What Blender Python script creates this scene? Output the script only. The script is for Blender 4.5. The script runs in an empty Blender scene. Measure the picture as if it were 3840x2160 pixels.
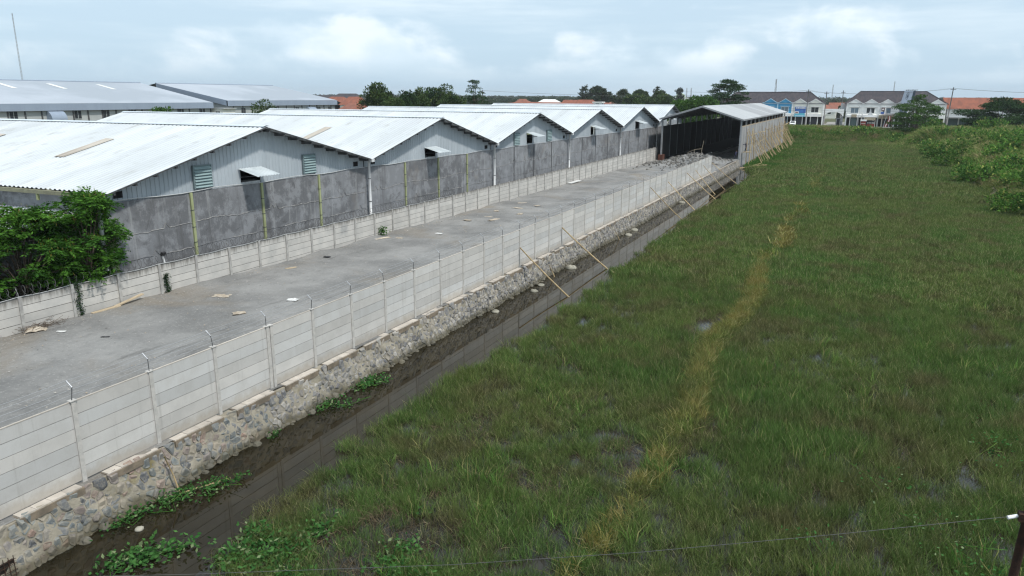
import bpy, bmesh, math, random
import numpy as np
from mathutils import Vector, Matrix

S = bpy.context.scene
COL = S.collection
R = math.radians

# ------------------------------------------------------------------ camera
CAM_Z = 10.6
pitch, yaw, roll = R(14.618), R(24.719), R(-0.312)
fw = Vector((-math.sin(yaw) * math.cos(pitch), math.cos(yaw) * math.cos(pitch), -math.sin(pitch)))
rt = Vector((math.cos(yaw), math.sin(yaw), 0))
up = rt.cross(fw)
rt2 = rt * math.cos(roll) - up * math.sin(roll)
up2 = up * math.cos(roll) + rt * math.sin(roll)
cd = bpy.data.cameras.new('camera')
cd.sensor_width = 36; cd.lens = 2758.8 / 3840 * 36
cd.clip_start = 0.1; cd.clip_end = 20000
cam = bpy.data.objects.new('camera', cd)
m = Matrix((rt2, up2, -fw)).transposed().to_4x4(); m.translation = (0, 0, CAM_Z)
cam.matrix_world = m
COL.objects.link(cam); S.camera = cam

# ------------------------------------------------------------------ sky and sun
SUN_DIR = Vector((0.9, -0.28, 1.41)).normalized()
SUN_EL = math.asin(SUN_DIR.z)
w = bpy.data.worlds.new('World'); S.world = w; w.use_nodes = True
nt = w.node_tree; nt.nodes.clear()


def N(nt, typ, **kw):
    n = nt.nodes.new(typ)
    for k, v in kw.items():
        if k.startswith('i_'):
            n.inputs[int(k[2:]) if k[2:].isdigit() else k[2:].replace('_', ' ')].default_value = v
        else:
            setattr(n, k, v)
    return n


def mth(nt, op, a, b=None, c=None, clamp=False):
    n = nt.nodes.new('ShaderNodeMath'); n.operation = op; n.use_clamp = clamp
    for i, v in enumerate((a, b, c)):
        if v is None: continue
        if isinstance(v, (int, float)): n.inputs[i].default_value = v
        else: nt.links.new(v, n.inputs[i])
    return n.outputs[0]


def mixc(nt, f, a, b, mode='MIX'):
    n = nt.nodes.new('ShaderNodeMix'); n.data_type = 'RGBA'; n.blend_type = mode
    for s, v in ((0, f), (6, a), (7, b)):
        if isinstance(v, (int, float)): n.inputs[s].default_value = v
        elif isinstance(v, (tuple, list)): n.inputs[s].default_value = (*v[:3], 1)
        else: nt.links.new(v, n.inputs[s])
    return n.outputs[2]


def maprange(nt, v, a, b, c=0.0, d=1.0, smooth=True):
    n = nt.nodes.new('ShaderNodeMapRange'); n.interpolation_type = 'SMOOTHSTEP' if smooth else 'LINEAR'
    nt.links.new(v, n.inputs[0])
    for i, x in enumerate((a, b, c, d)): n.inputs[i + 1].default_value = x
    return n.outputs[0]


sky = N(nt, 'ShaderNodeTexSky', sky_type='NISHITA', sun_disc=False, sun_elevation=SUN_EL,
        sun_rotation=R(107), air_density=1.0, dust_density=1.2, ozone_density=2.0)
tc = N(nt, 'ShaderNodeTexCoord')
sp = N(nt, 'ShaderNodeSeparateXYZ'); nt.links.new(tc.outputs['Generated'], sp.inputs[0])
az = mth(nt, 'ARCTAN2', sp.outputs[0], sp.outputs[1])
el = mth(nt, 'ARCSINE', sp.outputs[2])


def noise(nt, vx, vy, sx, sy, detail, rough=0.55, ox=0.0, oy=0.0, dist=0.0):
    c = N(nt, 'ShaderNodeCombineXYZ')
    nt.links.new(mth(nt, 'MULTIPLY_ADD', vx, sx, ox), c.inputs[0])
    nt.links.new(mth(nt, 'MULTIPLY_ADD', vy, sy, oy), c.inputs[1])
    n = N(nt, 'ShaderNodeTexNoise', i_Scale=1.0, i_Detail=detail, i_Roughness=rough, i_Distortion=dist)
    nt.links.new(c.outputs[0], n.inputs['Vector'])
    return n.outputs[0]


big = noise(nt, az, el, 3.4, 8.0, 2.0, 0.5, 4.3, 1.0)
puff = noise(nt, az, el, 10.0, 18.0, 7.0, 0.54, 2.0, 7.0, 0.25)
streak = noise(nt, az, el, 3.0, 30.0, 6.0, 0.6, 9.0, 3.0)
height = maprange(nt, el, 0.0, 0.17, 0.0, 0.36, False)
dens = mth(nt, 'SUBTRACT', mth(nt, 'ADD', mth(nt, 'MULTIPLY', puff, 0.62), mth(nt, 'MULTIPLY', big, 0.75)), height)
cum = maprange(nt, dens, 0.50, 0.68)
base_fade = maprange(nt, el, 0.012, 0.055)
cum = mth(nt, 'MULTIPLY', cum, base_fade)
veil = mth(nt, 'MULTIPLY', maprange(nt, streak, 0.42, 0.72), maprange(nt, el, 0.03, 0.14, 0.25, 0.75))
zen = maprange(nt, el, 0.1, 1.2, 0.0, 1.0)
base = mixc(nt, 0.84, sky.outputs[0], mixc(nt, maprange(nt, el, 0.0, 0.12), (3.8, 5.2, 6.5), (4.4, 5.65, 6.7)))
base = mixc(nt, mth(nt, 'MULTIPLY', zen, 0.6), base, (6.6, 7.2, 7.8))
c1 = mixc(nt, veil, base, (6.3, 7.2, 7.8))
shade = mixc(nt, maprange(nt, puff, 0.4, 0.68), (5.6, 6.7, 7.5), (7.2, 7.8, 8.2))
c2 = mixc(nt, mth(nt, 'MULTIPLY', cum, 0.8), c1, shade)
bg = N(nt, 'ShaderNodeBackground', i_Strength=0.1)
nt.links.new(c2, bg.inputs[0])
nt.links.new(bg.outputs[0], N(nt, 'ShaderNodeOutputWorld').inputs[0])

sd = bpy.data.lights.new('sun', 'SUN'); sd.energy = 2.3; sd.angle = R(4); sd.color = (1.0, 0.96, 0.9)
sun = bpy.data.objects.new('sun', sd); COL.objects.link(sun)
sun.rotation_euler = SUN_DIR.to_track_quat('Z', 'Y').to_euler(); sun.location = (0, 0, 60)

S.view_settings.view_transform = 'Standard'; S.view_settings.look = 'None'
S.view_settings.exposure = 0.52; S.view_settings.gamma = 1.0
S.view_settings.use_curve_mapping = False
S.render.engine = 'CYCLES'
S.cycles.use_denoising = True
S.cycles.use_adaptive_sampling = False
S.cycles.filter_width = 1.25
S.cycles.max_bounces = 6; S.cycles.diffuse_bounces = 3; S.cycles.glossy_bounces = 3
S.cycles.transmission_bounces = 4; S.cycles.volume_bounces = 0; S.cycles.transparent_max_bounces = 8

# ------------------------------------------------------------------ helpers
rng = np.random.default_rng(7)
rnd = random.Random(11)
LOC = {}


class MB:
    """collects shapes in world space, builds one mesh object"""
    def __init__(s): s.v = []; s.f = []

    def add(s, vs, fs):
        o = len(s.v); s.v += [tuple(p) for p in vs]; s.f += [tuple(i + o for i in f) for f in fs]; return s

    def box(s, x0, x1, y0, y1, z0, z1):
        return s.add([(x0, y0, z0), (x1, y0, z0), (x1, y1, z0), (x0, y1, z0), (x0, y0, z1), (x1, y0, z1), (x1, y1, z1), (x0, y1, z1)],
                     [(3, 2, 1, 0), (4, 5, 6, 7), (0, 1, 5, 4), (1, 2, 6, 5), (2, 3, 7, 6), (3, 0, 4, 7)])

    def quad(s, a, b, c, d): return s.add([a, b, c, d], [(0, 1, 2, 3)])

    def poly(s, pts): return s.add(pts, [tuple(range(len(pts)))])

    def prism(s, pts, d):
        n = len(pts); d = Vector(d)
        vs = [Vector(p) for p in pts] + [Vector(p) + d for p in pts]
        fs = [tuple(range(n))[::-1], tuple(range(n, 2 * n))] + [(i, (i + 1) % n, n + (i + 1) % n, n + i) for i in range(n)]
        return s.add(vs, fs)

    def tube(s, pts, r, n=6, r1=None, cap=True):
        pts = [Vector(p) for p in pts]; k = len(pts); rings = []
        for i, p in enumerate(pts):
            t = (pts[min(i + 1, k - 1)] - pts[max(i - 1, 0)]).normalized()
            a = t.cross(Vector((0, 0, 1)) if abs(t.z) < 0.95 else Vector((1, 0, 0))).normalized(); b = t.cross(a)
            rr = r if r1 is None else r + (r1 - r) * i / (k - 1)
            rings.append([p + a * (rr * math.cos(6.28318 * j / n)) + b * (rr * math.sin(6.28318 * j / n)) for j in range(n)])
        vs = [q for g in rings for q in g]
        fs = [(i * n + j, i * n + (j + 1) % n, (i + 1) * n + (j + 1) % n, (i + 1) * n + j) for i in range(k - 1) for j in range(n)]
        if cap: fs += [tuple(range(n)), tuple(range((k - 1) * n, k * n))[::-1]]
        return s.add(vs, fs)

    def rod(s, a, b, r, n=6, r1=None): return s.tube([a, b], r, n, r1)

    def sphere(s, c, r, n=10, k=6, sz=1.0):
        vs = []; fs = []
        for i in range(k + 1):
            t = math.pi * i / k
            for j in range(n):
                p = 6.28318 * j / n
                vs.append((c[0] + r * math.sin(t) * math.cos(p), c[1] + r * math.sin(t) * math.sin(p), c[2] + sz * r * math.cos(t)))
        for i in range(k):
            for j in range(n):
                fs.append((i * n + j, i * n + (j + 1) % n, (i + 1) * n + (j + 1) % n, (i + 1) * n + j))
        return s.add(vs, fs)

    def build(s, name, mat, parent=None, smooth=False, origin=None):
        me = bpy.data.meshes.new(name)
        o = LOC.get(parent.name, Vector()) if parent else (Vector(origin) if origin is not None else Vector())
        me.from_pydata([(p[0] - o[0], p[1] - o[1], p[2] - o[2]) for p in s.v], [], s.f)
        me.update()
        if smooth: me.shade_smooth()
        if mat: me.materials.append(mat)
        return link(name, me, parent, o)


def link(name, me, parent=None, origin=None):
    ob = bpy.data.objects.new(name, me); COL.objects.link(ob)
    if parent: ob.parent = parent; LOC[ob.name] = LOC.get(parent.name, Vector())
    else:
        ob.location = origin if origin is not None else (0, 0, 0); LOC[ob.name] = Vector(ob.location)
    return ob


def npmesh(name, V, F, mat=None, smooth=False):
    """V (n,3), F (m,k) arrays"""
    V = np.asarray(V, np.float32); F = np.asarray(F, np.int32); m_, k = F.shape
    me = bpy.data.meshes.new(name)
    me.vertices.add(len(V)); me.vertices.foreach_set('co', V.ravel())
    me.loops.add(m_ * k); me.loops.foreach_set('vertex_index', F.ravel())
    me.polygons.add(m_); me.polygons.foreach_set('loop_start', np.arange(m_, dtype=np.int32) * k)
    try: me.polygons.foreach_set('loop_total', np.full(m_, k, np.int32))
    except Exception: pass
    if smooth: me.polygons.foreach_set('use_smooth', np.ones(m_, bool))
    me.update(calc_edges=True); me.validate()
    if mat: me.materials.append(mat)
    return me


def empty(name, loc):
    o = bpy.data.objects.new(name, None); COL.objects.link(o); o.location = loc; o.empty_display_size = 0.3
    LOC[o.name] = Vector(loc); return o


def tag(o, label=None, cat=None, group=None, kind=None):
    if label: o['label'] = label
    if cat: o['category'] = cat
    if group: o['group'] = group
    if kind: o['kind'] = kind
    return o


def thing(name, loc, label, cat, group=None): return tag(empty(name, loc), label, cat, group)


def copy_tree(o, loc, rz=0.0, sc=1.0):
    c = o.copy(); COL.objects.link(c); c.location = loc; c.rotation_euler = (0, 0, rz); c.scale = (sc, sc, sc)
    LOC[c.name] = Vector(loc)
    for ch in o.children:
        d = ch.copy(); COL.objects.link(d); d.parent = c
        for g in ch.children:
            e = g.copy(); COL.objects.link(e); e.parent = d
    return c


# ------------------------------------------------------------------ materials
def base_mat(name):
    m_ = bpy.data.materials.new(name); m_.use_nodes = True
    t = m_.node_tree; b = t.nodes['Principled BSDF']
    return m_, t, b


def coords(t, sx=1, sy=1, sz=1, obj=False):
    if obj: v = N(t, 'ShaderNodeTexCoord').outputs['Object']
    else: v = N(t, 'ShaderNodeNewGeometry').outputs['Position']
    mp = N(t, 'ShaderNodeMapping'); mp.inputs['Scale'].default_value = (sx, sy, sz)
    t.links.new(v, mp.inputs[0]); return mp.outputs[0]


def tnoise(t, vec, scale, detail=4, rough=0.6, dist=0.0):
    n = N(t, 'ShaderNodeTexNoise', i_Scale=scale, i_Detail=detail, i_Roughness=rough, i_Distortion=dist)
    t.links.new(vec, n.inputs['Vector']); return n.outputs[0]


def pm(name, a, b=None, scale=1.0, rough=0.8, lo=0.35, hi=0.65, stretch=(1, 1, 1), bump=0.0, bscale=None, c=None, cscale=0.2,
       clo=0.5, chi=0.7, rand=0.0, metal=0.0, spec=0.3, island=0.0, detail=5):
    m_, t, bs = base_mat(name)
    v = coords(t, *stretch)
    col = mixc(t, maprange(t, tnoise(t, v, scale, detail), lo, hi), a, b) if b else None
    if c: col = mixc(t, maprange(t, tnoise(t, v, cscale, 5), clo, chi), col if col else a, c)
    if rand or island:
        if col is None: col = mixc(t, 0.0, a, a)
        src = N(t, 'ShaderNodeObjectInfo').outputs['Random'] if rand else N(t, 'ShaderNodeNewGeometry').outputs['Random Per Island']
        k = rand or island
        hs = N(t, 'ShaderNodeHueSaturation'); t.links.new(col, hs.inputs['Color'])
        t.links.new(maprange(t, src, 0, 1, 1 - k, 1 + k, False), hs.inputs['Value']); col = hs.outputs[0]
    if col is not None: t.links.new(col, bs.inputs['Base Color'])
    else: bs.inputs['Base Color'].default_value = (*a, 1)
    bs.inputs['Roughness'].default_value = rough; bs.inputs['Metallic'].default_value = metal
    bs.inputs['Specular IOR Level'].default_value = spec
    if bump:
        bn = N(t, 'ShaderNodeBump', i_Strength=bump, i_Distance=0.05)
        t.links.new(tnoise(t, v, bscale or scale * 4, 6, 0.65), bn.inputs['Height'])
        t.links.new(bn.outputs[0], bs.inputs['Normal'])
    return m_


def leaf_mat(name, dark, light, third=None, scale=0.4, trans=0.25, island=0.35, rand=0.0):
    m_, t, bs = base_mat(name)
    t.nodes.remove(bs)
    v = coords(t)
    col = mixc(t, maprange(t, tnoise(t, v, scale, 3), 0.35, 0.65), dark, light)
    g = N(t, 'ShaderNodeNewGeometry')
    if third: col = mixc(t, maprange(t, g.outputs['Random Per Island'], 0.84, 0.92), col, third)
    hs = N(t, 'ShaderNodeHueSaturation'); t.links.new(col, hs.inputs['Color'])
    val = maprange(t, g.outputs['Random Per Island'], 0, 1, 1 - island, 1 + island, False)
    if rand:
        val = mth(t, 'MULTIPLY', val, maprange(t, N(t, 'ShaderNodeObjectInfo').outputs['Random'], 0, 1, 1 - rand, 1 + rand, False))
    t.links.new(val, hs.inputs['Value']); col = hs.outputs[0]
    d = N(t, 'ShaderNodeBsdfDiffuse'); tr = N(t, 'ShaderNodeBsdfTranslucent'); mx = N(t, 'ShaderNodeMixShader'); mx.inputs[0].default_value = trans
    t.links.new(col, d.inputs[0]); t.links.new(col, tr.inputs[0]); t.links.new(d.outputs[0], mx.inputs[1]); t.links.new(tr.outputs[0], mx.inputs[2])
    t.links.new(mx.outputs[0], t.nodes['Material Output'].inputs[0])
    return m_


M = {}
M['roof_white'] = pm('roof_white', (0.58, 0.61, 0.625), (0.51, 0.54, 0.555), 0.25, 0.42, stretch=(1, 0.25, 1), spec=0.5, c=(0.40, 0.41, 0.40), cscale=1.6, clo=0.52, chi=0.80)
_t = M['roof_white'].node_tree; _b = _t.nodes['Principled BSDF']; _c = _b.inputs['Base Color'].links[0].from_socket
_s = N(_t, 'ShaderNodeSeparateXYZ'); _t.links.new(N(_t, 'ShaderNodeNewGeometry').outputs['Position'], _s.inputs[0])
_w = N(_t, 'ShaderNodeTexWhiteNoise', noise_dimensions='1D'); _t.links.new(mth(_t, 'FLOOR', mth(_t, 'DIVIDE', _s.outputs[0], 1.08)), _w.inputs['W'])
_h = N(_t, 'ShaderNodeHueSaturation'); _t.links.new(_c, _h.inputs['Color']); _t.links.new(maprange(_t, _w.outputs['Value'], 0, 1, 0.93, 1.04, False), _h.inputs['Value'])
_d = mixc(_t, mth(_t, 'MULTIPLY', maprange(_t, tnoise(_t, coords(_t, 3.0, 0.16, 1), 1.0, 6, 0.7), 0.58, 0.75), 0.35), _h.outputs[0], (0.33, 0.31, 0.27))
_t.links.new(_d, _b.inputs['Base Color'])
M['ridge_cap'] = pm('ridge_cap', (0.62, 0.68, 0.72), (0.52, 0.58, 0.62), 1.0, 0.45, spec=0.5)
M['gable'] = pm('gable', (0.40, 0.44, 0.47), (0.33, 0.37, 0.40), 0.8, 0.5, stretch=(1, 1, 0.15), spec=0.4)
M['dark_steel'] = pm('dark_steel', (0.045, 0.048, 0.052), (0.09, 0.09, 0.09), 3, 0.6)
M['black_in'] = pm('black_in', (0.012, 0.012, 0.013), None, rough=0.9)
M['skylight'] = pm('skylight', (0.40, 0.35, 0.29), (0.52, 0.47, 0.40), 1.2, 0.6, stretch=(1, 0.3, 1))
M['louvre'] = pm('louvre', (0.27, 0.36, 0.36), (0.22, 0.30, 0.31), 2.0, 0.5)
M['louvre_frame'] = pm('louvre_frame', (0.16, 0.21, 0.22), None, rough=0.5)
M['awning'] = pm('awning', (0.55, 0.60, 0.62), (0.44, 0.49, 0.51), 1.0, 0.45, spec=0.5)
M['green_post'] = pm('green_post', (0.33, 0.36, 0.19), (0.25, 0.27, 0.14), 2.0, 0.6, stretch=(1, 1, 0.4))
M['gutter'] = pm('gutter', (0.24, 0.235, 0.15), (0.17, 0.16, 0.11), 2.0, 0.7)
M['pvc'] = pm('pvc', (0.66, 0.67, 0.67), (0.50, 0.51, 0.51), 2.0, 0.4, stretch=(1, 1, 0.3))
M['cable'] = pm('cable', (0.45, 0.46, 0.46), None, rough=0.5)
M['wire'] = pm('wire', (0.10, 0.10, 0.10), None, rough=0.7)
M['wire_new'] = pm('wire_new', (0.36, 0.37, 0.38), None, rough=0.4, metal=0.4)
M['shed_grey'] = pm('shed_grey', (0.25, 0.25, 0.25), (0.18, 0.18, 0.18), 5, 0.8)
M['bracket'] = pm('bracket', (0.55, 0.56, 0.58), (0.35, 0.36, 0.38), 8, 0.45, metal=0.3)
M['concrete_new'] = pm('concrete_new', (0.53, 0.51, 0.48), (0.46, 0.45, 0.43), 1.6, 0.85, stretch=(1, 0.4, 1), bump=0.15, bscale=30, rand=0.13, c=(0.55, 0.50, 0.445), cscale=0.5)
def new_concrete():
    m_, t, bs = base_mat('concrete_new'); v = coords(t); vs = coords(t, 1, 5, 0.35)
    r_ = N(t, 'ShaderNodeObjectInfo').outputs['Random']
    col = mixc(t, maprange(t, r_, 0.2, 0.8), (0.53, 0.51, 0.48), (0.505, 0.50, 0.485))
    col = mixc(t, mth(t, 'MULTIPLY', maprange(t, tnoise(t, v, 1.4, 6, 0.65), 0.4, 0.65), 0.5), col, (0.43, 0.415, 0.39))
    col = mixc(t, mth(t, 'MULTIPLY', maprange(t, tnoise(t, vs, 1.0, 7, 0.7), 0.54, 0.72), 0.45), col, (0.33, 0.315, 0.29))
    sz = N(t, 'ShaderNodeSeparateXYZ'); t.links.new(v, sz.inputs[0])
    lv = mth(t, 'SUBTRACT', sz.outputs[2], mth(t, 'MULTIPLY', tnoise(t, coords(t, 1, 1.2, 1), 2.5, 6, 0.7), 0.75))
    col = mixc(t, mth(t, 'MULTIPLY', maprange(t, lv, 0.12, -0.28), 0.5), col, (0.30, 0.25, 0.185))
    hs = N(t, 'ShaderNodeHueSaturation'); t.links.new(col, hs.inputs['Color'])
    w_ = N(t, 'ShaderNodeTexWhiteNoise', noise_dimensions='1D'); t.links.new(r_, w_.inputs['W'])
    t.links.new(maprange(t, w_.outputs['Value'], 0, 1, 0.88, 1.1, False), hs.inputs['Value'])
    t.links.new(hs.outputs[0], bs.inputs['Base Color']); bs.inputs['Roughness'].default_value = 0.88
    bn = N(t, 'ShaderNodeBump', i_Strength=0.2, i_Distance=0.03); t.links.new(tnoise(t, v, 22, 6), bn.inputs['Height']); t.links.new(bn.outputs[0], bs.inputs['Normal'])
    return m_


M['concrete_new'] = new_concrete()
M['post_new'] = pm('post_new', (0.52, 0.495, 0.46), (0.42, 0.405, 0.38), 5, 0.9, bump=0.4, bscale=25)
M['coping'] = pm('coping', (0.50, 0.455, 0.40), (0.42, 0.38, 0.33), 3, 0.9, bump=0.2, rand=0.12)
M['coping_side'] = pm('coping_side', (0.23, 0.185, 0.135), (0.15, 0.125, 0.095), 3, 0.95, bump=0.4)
M['yard'] = None
M['bamboo'] = pm('bamboo', (0.50, 0.38, 0.21), (0.38, 0.28, 0.15), 3, 0.6, stretch=(1, 1, 0.5), rand=0.22)
M['bamboo_old'] = pm('bamboo_old', (0.30, 0.25, 0.18), (0.19, 0.16, 0.12), 3, 0.7, rand=0.3)
M['timber'] = pm('timber', (0.46, 0.38, 0.27), (0.34, 0.27, 0.18), 4, 0.8, stretch=(3, 0.6, 1), rand=0.15)
M['paper'] = pm('paper', (0.46, 0.41, 0.335), (0.34, 0.285, 0.22), 4, 0.9, rand=0.2, bump=0.5)
M['white_scrap'] = pm('white_scrap', (0.62, 0.62, 0.60), (0.45, 0.45, 0.44), 5, 0.8, rand=0.15)
M['black_scrap'] = pm('black_scrap', (0.03, 0.03, 0.032), None, rough=0.6)
M['bark'] = pm('bark', (0.13, 0.10, 0.075), (0.08, 0.062, 0.048), 4, 0.95, stretch=(2, 2, 0.5), bump=0.5)
M['rust'] = pm('rust', (0.055, 0.026, 0.016), (0.025, 0.014, 0.010), 8, 0.85, bump=0.4)
M['white_plastic'] = pm('white_plastic', (0.75, 0.76, 0.76), None, rough=0.35)


def stained_concrete(name):
    """old precast slabs: dark run-off streaks hang from the weathered top edge"""
    m_, t, bs = base_mat(name)
    v = coords(t); vs = coords(t, 2, 6, 0.5)
    col = mixc(t, maprange(t, tnoise(t, v, 1.1, 5), 0.3, 0.7), (0.52, 0.50, 0.465), (0.43, 0.42, 0.395))
    gz = N(t, 'ShaderNodeSeparateXYZ'); t.links.new(N(t, 'ShaderNodeNewGeometry').outputs['Position'], gz.inputs[0])
    streaks = tnoise(t, vs, 1.0, 6, 0.7)
    lvl = mth(t, 'ADD', gz.outputs[2], mth(t, 'MULTIPLY', streaks, 1.3))
    col = mixc(t, mth(t, 'MULTIPLY', maprange(t, lvl, 1.88, 2.38), 0.85), col, (0.12, 0.11, 0.095))
    col = mixc(t, mth(t, 'MULTIPLY', maprange(t, tnoise(t, v, 0.45, 6), 0.58, 0.72), 0.55), col, (0.23, 0.24, 0.24))
    hs = N(t, 'ShaderNodeHueSaturation'); t.links.new(col, hs.inputs['Color'])
    t.links.new(maprange(t, N(t, 'ShaderNodeObjectInfo').outputs['Random'], 0, 1, 0.9, 1.08, False), hs.inputs['Value'])
    t.links.new(hs.outputs[0], bs.inputs['Base Color']); bs.inputs['Roughness'].default_value = 0.9
    bn = N(t, 'ShaderNodeBump', i_Strength=0.25, i_Distance=0.03); t.links.new(tnoise(t, v, 25, 5), bn.inputs['Height']); t.links.new(bn.outputs[0], bs.inputs['Normal'])
    return m_


M['concrete_old'] = stained_concrete('concrete_old')
M['post_old'] = pm('post_old', (0.42, 0.41, 0.385), (0.30, 0.29, 0.275), 3, 0.9, bump=0.3)


def plaster():
    """dark cement render in bands with blotches, pale lime runs"""
    m_, t, bs = base_mat('grey_plaster')
    v = coords(t); vs = coords(t, 1, 1, 0.22); vf = coords(t, 1, 0.5, 1)
    vr = coords(t, 1, 1, 0.10)
    col = mixc(t, maprange(t, tnoise(t, v, 0.22, 4, 0.6, 0.5), 0.42, 0.58), (0.125, 0.128, 0.134), (0.20, 0.207, 0.218))
    col = mixc(t, mth(t, 'MULTIPLY', maprange(t, tnoise(t, v, 1.1, 10, 0.7), 0.46, 0.60), 0.6), col, (0.275, 0.283, 0.295))
    col = mixc(t, mth(t, 'MULTIPLY', maprange(t, tnoise(t, v, 0.9, 8, 0.7, 1.0), 0.55, 0.66), 0.6), col, (0.075, 0.074, 0.076))
    col = mixc(t, mth(t, 'MULTIPLY', maprange(t, tnoise(t, vr, 2.2, 6, 0.65), 0.56, 0.68), 0.6), col, (0.31, 0.315, 0.315))
    col = mixc(t, mth(t, 'MULTIPLY', maprange(t, tnoise(t, vr, 1.3, 6, 0.65), 0.57, 0.70), 0.5), col, (0.07, 0.068, 0.068))
    col = mixc(t, mth(t, 'MULTIPLY', maprange(t, tnoise(t, v, 0.35, 6, 0.6), 0.58, 0.7), 0.35), col, (0.20, 0.175, 0.15))
    t.links.new(col, bs.inputs['Base Color']); bs.inputs['Roughness'].default_value = 0.9
    bn = N(t, 'ShaderNodeBump', i_Strength=0.35, i_Distance=0.05); t.links.new(tnoise(t, v, 9, 8, 0.7), bn.inputs['Height']); t.links.new(bn.outputs[0], bs.inputs['Normal'])
    return m_


M['plaster'] = plaster()
M['seam'] = pm('seam', (0.31, 0.30, 0.285), (0.19, 0.19, 0.19), 4, 0.95)


def yard_mat():
    m_, t, bs = base_mat('crushed_stone_yard')
    v = coords(t); vr = coords(t, 1.0, 0.10, 1)
    sx_ = N(t, 'ShaderNodeSeparateXYZ'); t.links.new(v, sx_.inputs[0]); rut = maprange(t, sx_.outputs[0], -28, -22, -0.08, 0.07)
    col = mixc(t, maprange(t, tnoise(t, v, 0.22, 8, 0.65), 0.32, 0.68), (0.15, 0.149, 0.144), (0.26, 0.256, 0.246))
    col = mixc(t, mth(t, 'MULTIPLY', maprange(t, tnoise(t, v, 0.13, 6, 0.6, 0.6), 0.50, 0.68), 0.65), col, (0.205, 0.172, 0.13))
    col = mixc(t, mth(t, 'MULTIPLY', maprange(t, mth(t, 'ADD', tnoise(t, vr, 1.6, 6, 0.65), rut), 0.50, 0.66), 0.6), col, (0.088, 0.086, 0.082))
    col = mixc(t, mth(t, 'MULTIPLY', maprange(t, tnoise(t, v, 8, 5, 0.85), 0.54, 0.66), 0.7), col, (0.36, 0.35, 0.33))
    col = mixc(t, mth(t, 'MULTIPLY', maprange(t, tnoise(t, v, 2.2, 8, 0.8), 0.54, 0.72), 0.6), col, (0.085, 0.085, 0.083))
    t.links.new(col, bs.inputs['Base Color']); bs.inputs['Roughness'].default_value = 0.95
    bn = N(t, 'ShaderNodeBump', i_Strength=0.7, i_Distance=0.08)
    h = mth(t, 'ADD', tnoise(t, v, 3.5, 10, 0.75), mth(t, 'MULTIPLY', tnoise(t, vr, 1.3, 6, 0.65), 1.2))
    t.links.new(h, bn.inputs['Height']); t.links.new(bn.outputs[0], bs.inputs['Normal'])
    return m_


M['yard'] = yard_mat()


def water_mat():
    m_, t, bs = base_mat('murky_water')
    v = coords(t); vs = coords(t, 1.0, 0.45, 1)
    col = mixc(t, maprange(t, tnoise(t, vs, 0.9, 7, 0.7, 0.8), 0.35, 0.7), (0.013, 0.011, 0.006), (0.026, 0.021, 0.011))
    col = mixc(t, mth(t, 'MULTIPLY', maprange(t, tnoise(t, v, 3.5, 6, 0.7), 0.55, 0.75), 0.45), col, (0.036, 0.028, 0.013))
    t.links.new(col, bs.inputs['Base Color']); bs.inputs['Roughness'].default_value = 0.02; bs.inputs['IOR'].default_value = 1.42
    bs.inputs['Specular IOR Level'].default_value = 0.5
    bn = N(t, 'ShaderNodeBump', i_Strength=0.04, i_Distance=0.02); t.links.new(tnoise(t, v, 1.6, 3), bn.inputs['Height']); t.links.new(bn.outputs[0], bs.inputs['Normal'])
    return m_


M['water'] = water_mat()
M['ground'] = pm('ground', (0.075, 0.085, 0.035), (0.12, 0.10, 0.06), 0.05, 1.0, c=(0.05, 0.07, 0.025), cscale=0.4)
M['asphalt'] = pm('asphalt', (0.10, 0.10, 0.10), (0.14, 0.138, 0.132), 0.4, 0.95, bump=0.2)
M['pavement'] = pm('pavement', (0.30, 0.285, 0.26), (0.22, 0.21, 0.19), 0.7, 0.95)
M['kerb_w'] = pm('kerb_w', (0.5, 0.5, 0.48), None, rough=0.8)
M['kerb_b'] = pm('kerb_b', (0.03, 0.03, 0.03), None, rough=0.8)

# ------------------------------------------------------------------ ground, yard, water, road
WATER_Z = -1.4


def sm(a, b, x):
    t = min(1, max(0, (x - a) / (b - a))); return t * t * (3 - 2 * t)


def ground_h(x, y):
    far = sm(300, 520, math.hypot(x, y - 100))
    if x < -18.55: z = -1.35 + 0.9 * sm(-36, -60, x)
    else: z = -1.9 + sm(14.2, 18.5, x) * 1.75 + sm(17, 27, x) * (0.5 + 1.3 * sm(110, 200, y))
    if x > -18.5: z += 1.7 * math.exp(-((x - 17) / 6.5) ** 2 - ((y - 224) / 13.0) ** 2)
    z = max(z, -1.9 + 3.05 * sm(226, 244, y)) if y > 226 else z
    return z * (1 - far) + 0.2 * far


def grid_sheet(name, xs, ys, fn, mat, smooth=True):
    V = [(x, y, fn(x, y)) for y in ys for x in xs]; n = len(xs)
    F = [(j * n + i, j * n + i + 1, (j + 1) * n + i + 1, (j + 1) * n + i) for j in range(len(ys) - 1) for i in range(n - 1)]
    o = link(name, npmesh(name, V, F, mat, smooth)); o['kind'] = 'structure'; return o


gx = sorted(set(list(range(4, 40, 2)) + [-4000, -2600, -1400, -700, -500, -400, -300, -200, -120, -80, -60, -48, -36, -30, -19.2, -18.7, -18.4, -10, 0, 10, 14.2, 15.2, 16.3, 17.4, 18.5, 21, 24, 27, 30, 40, 60, 100, 160, 230, 300, 400, 520, 800, 1500, 2600, 4000]))
gy = [-4000, -2500, -900, -300, -100, -30, 0, 30, 60, 100, 140, 160, 180, 190, 198, 204, 210, 216, 221, 226, 230, 234, 238, 241, 244, 260, 300, 340, 380, 420, 480, 540, 620, 800, 1200, 2000, 3000, 4000]
grid_sheet('ground', gx, gy, ground_h, M['ground'])


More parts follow.
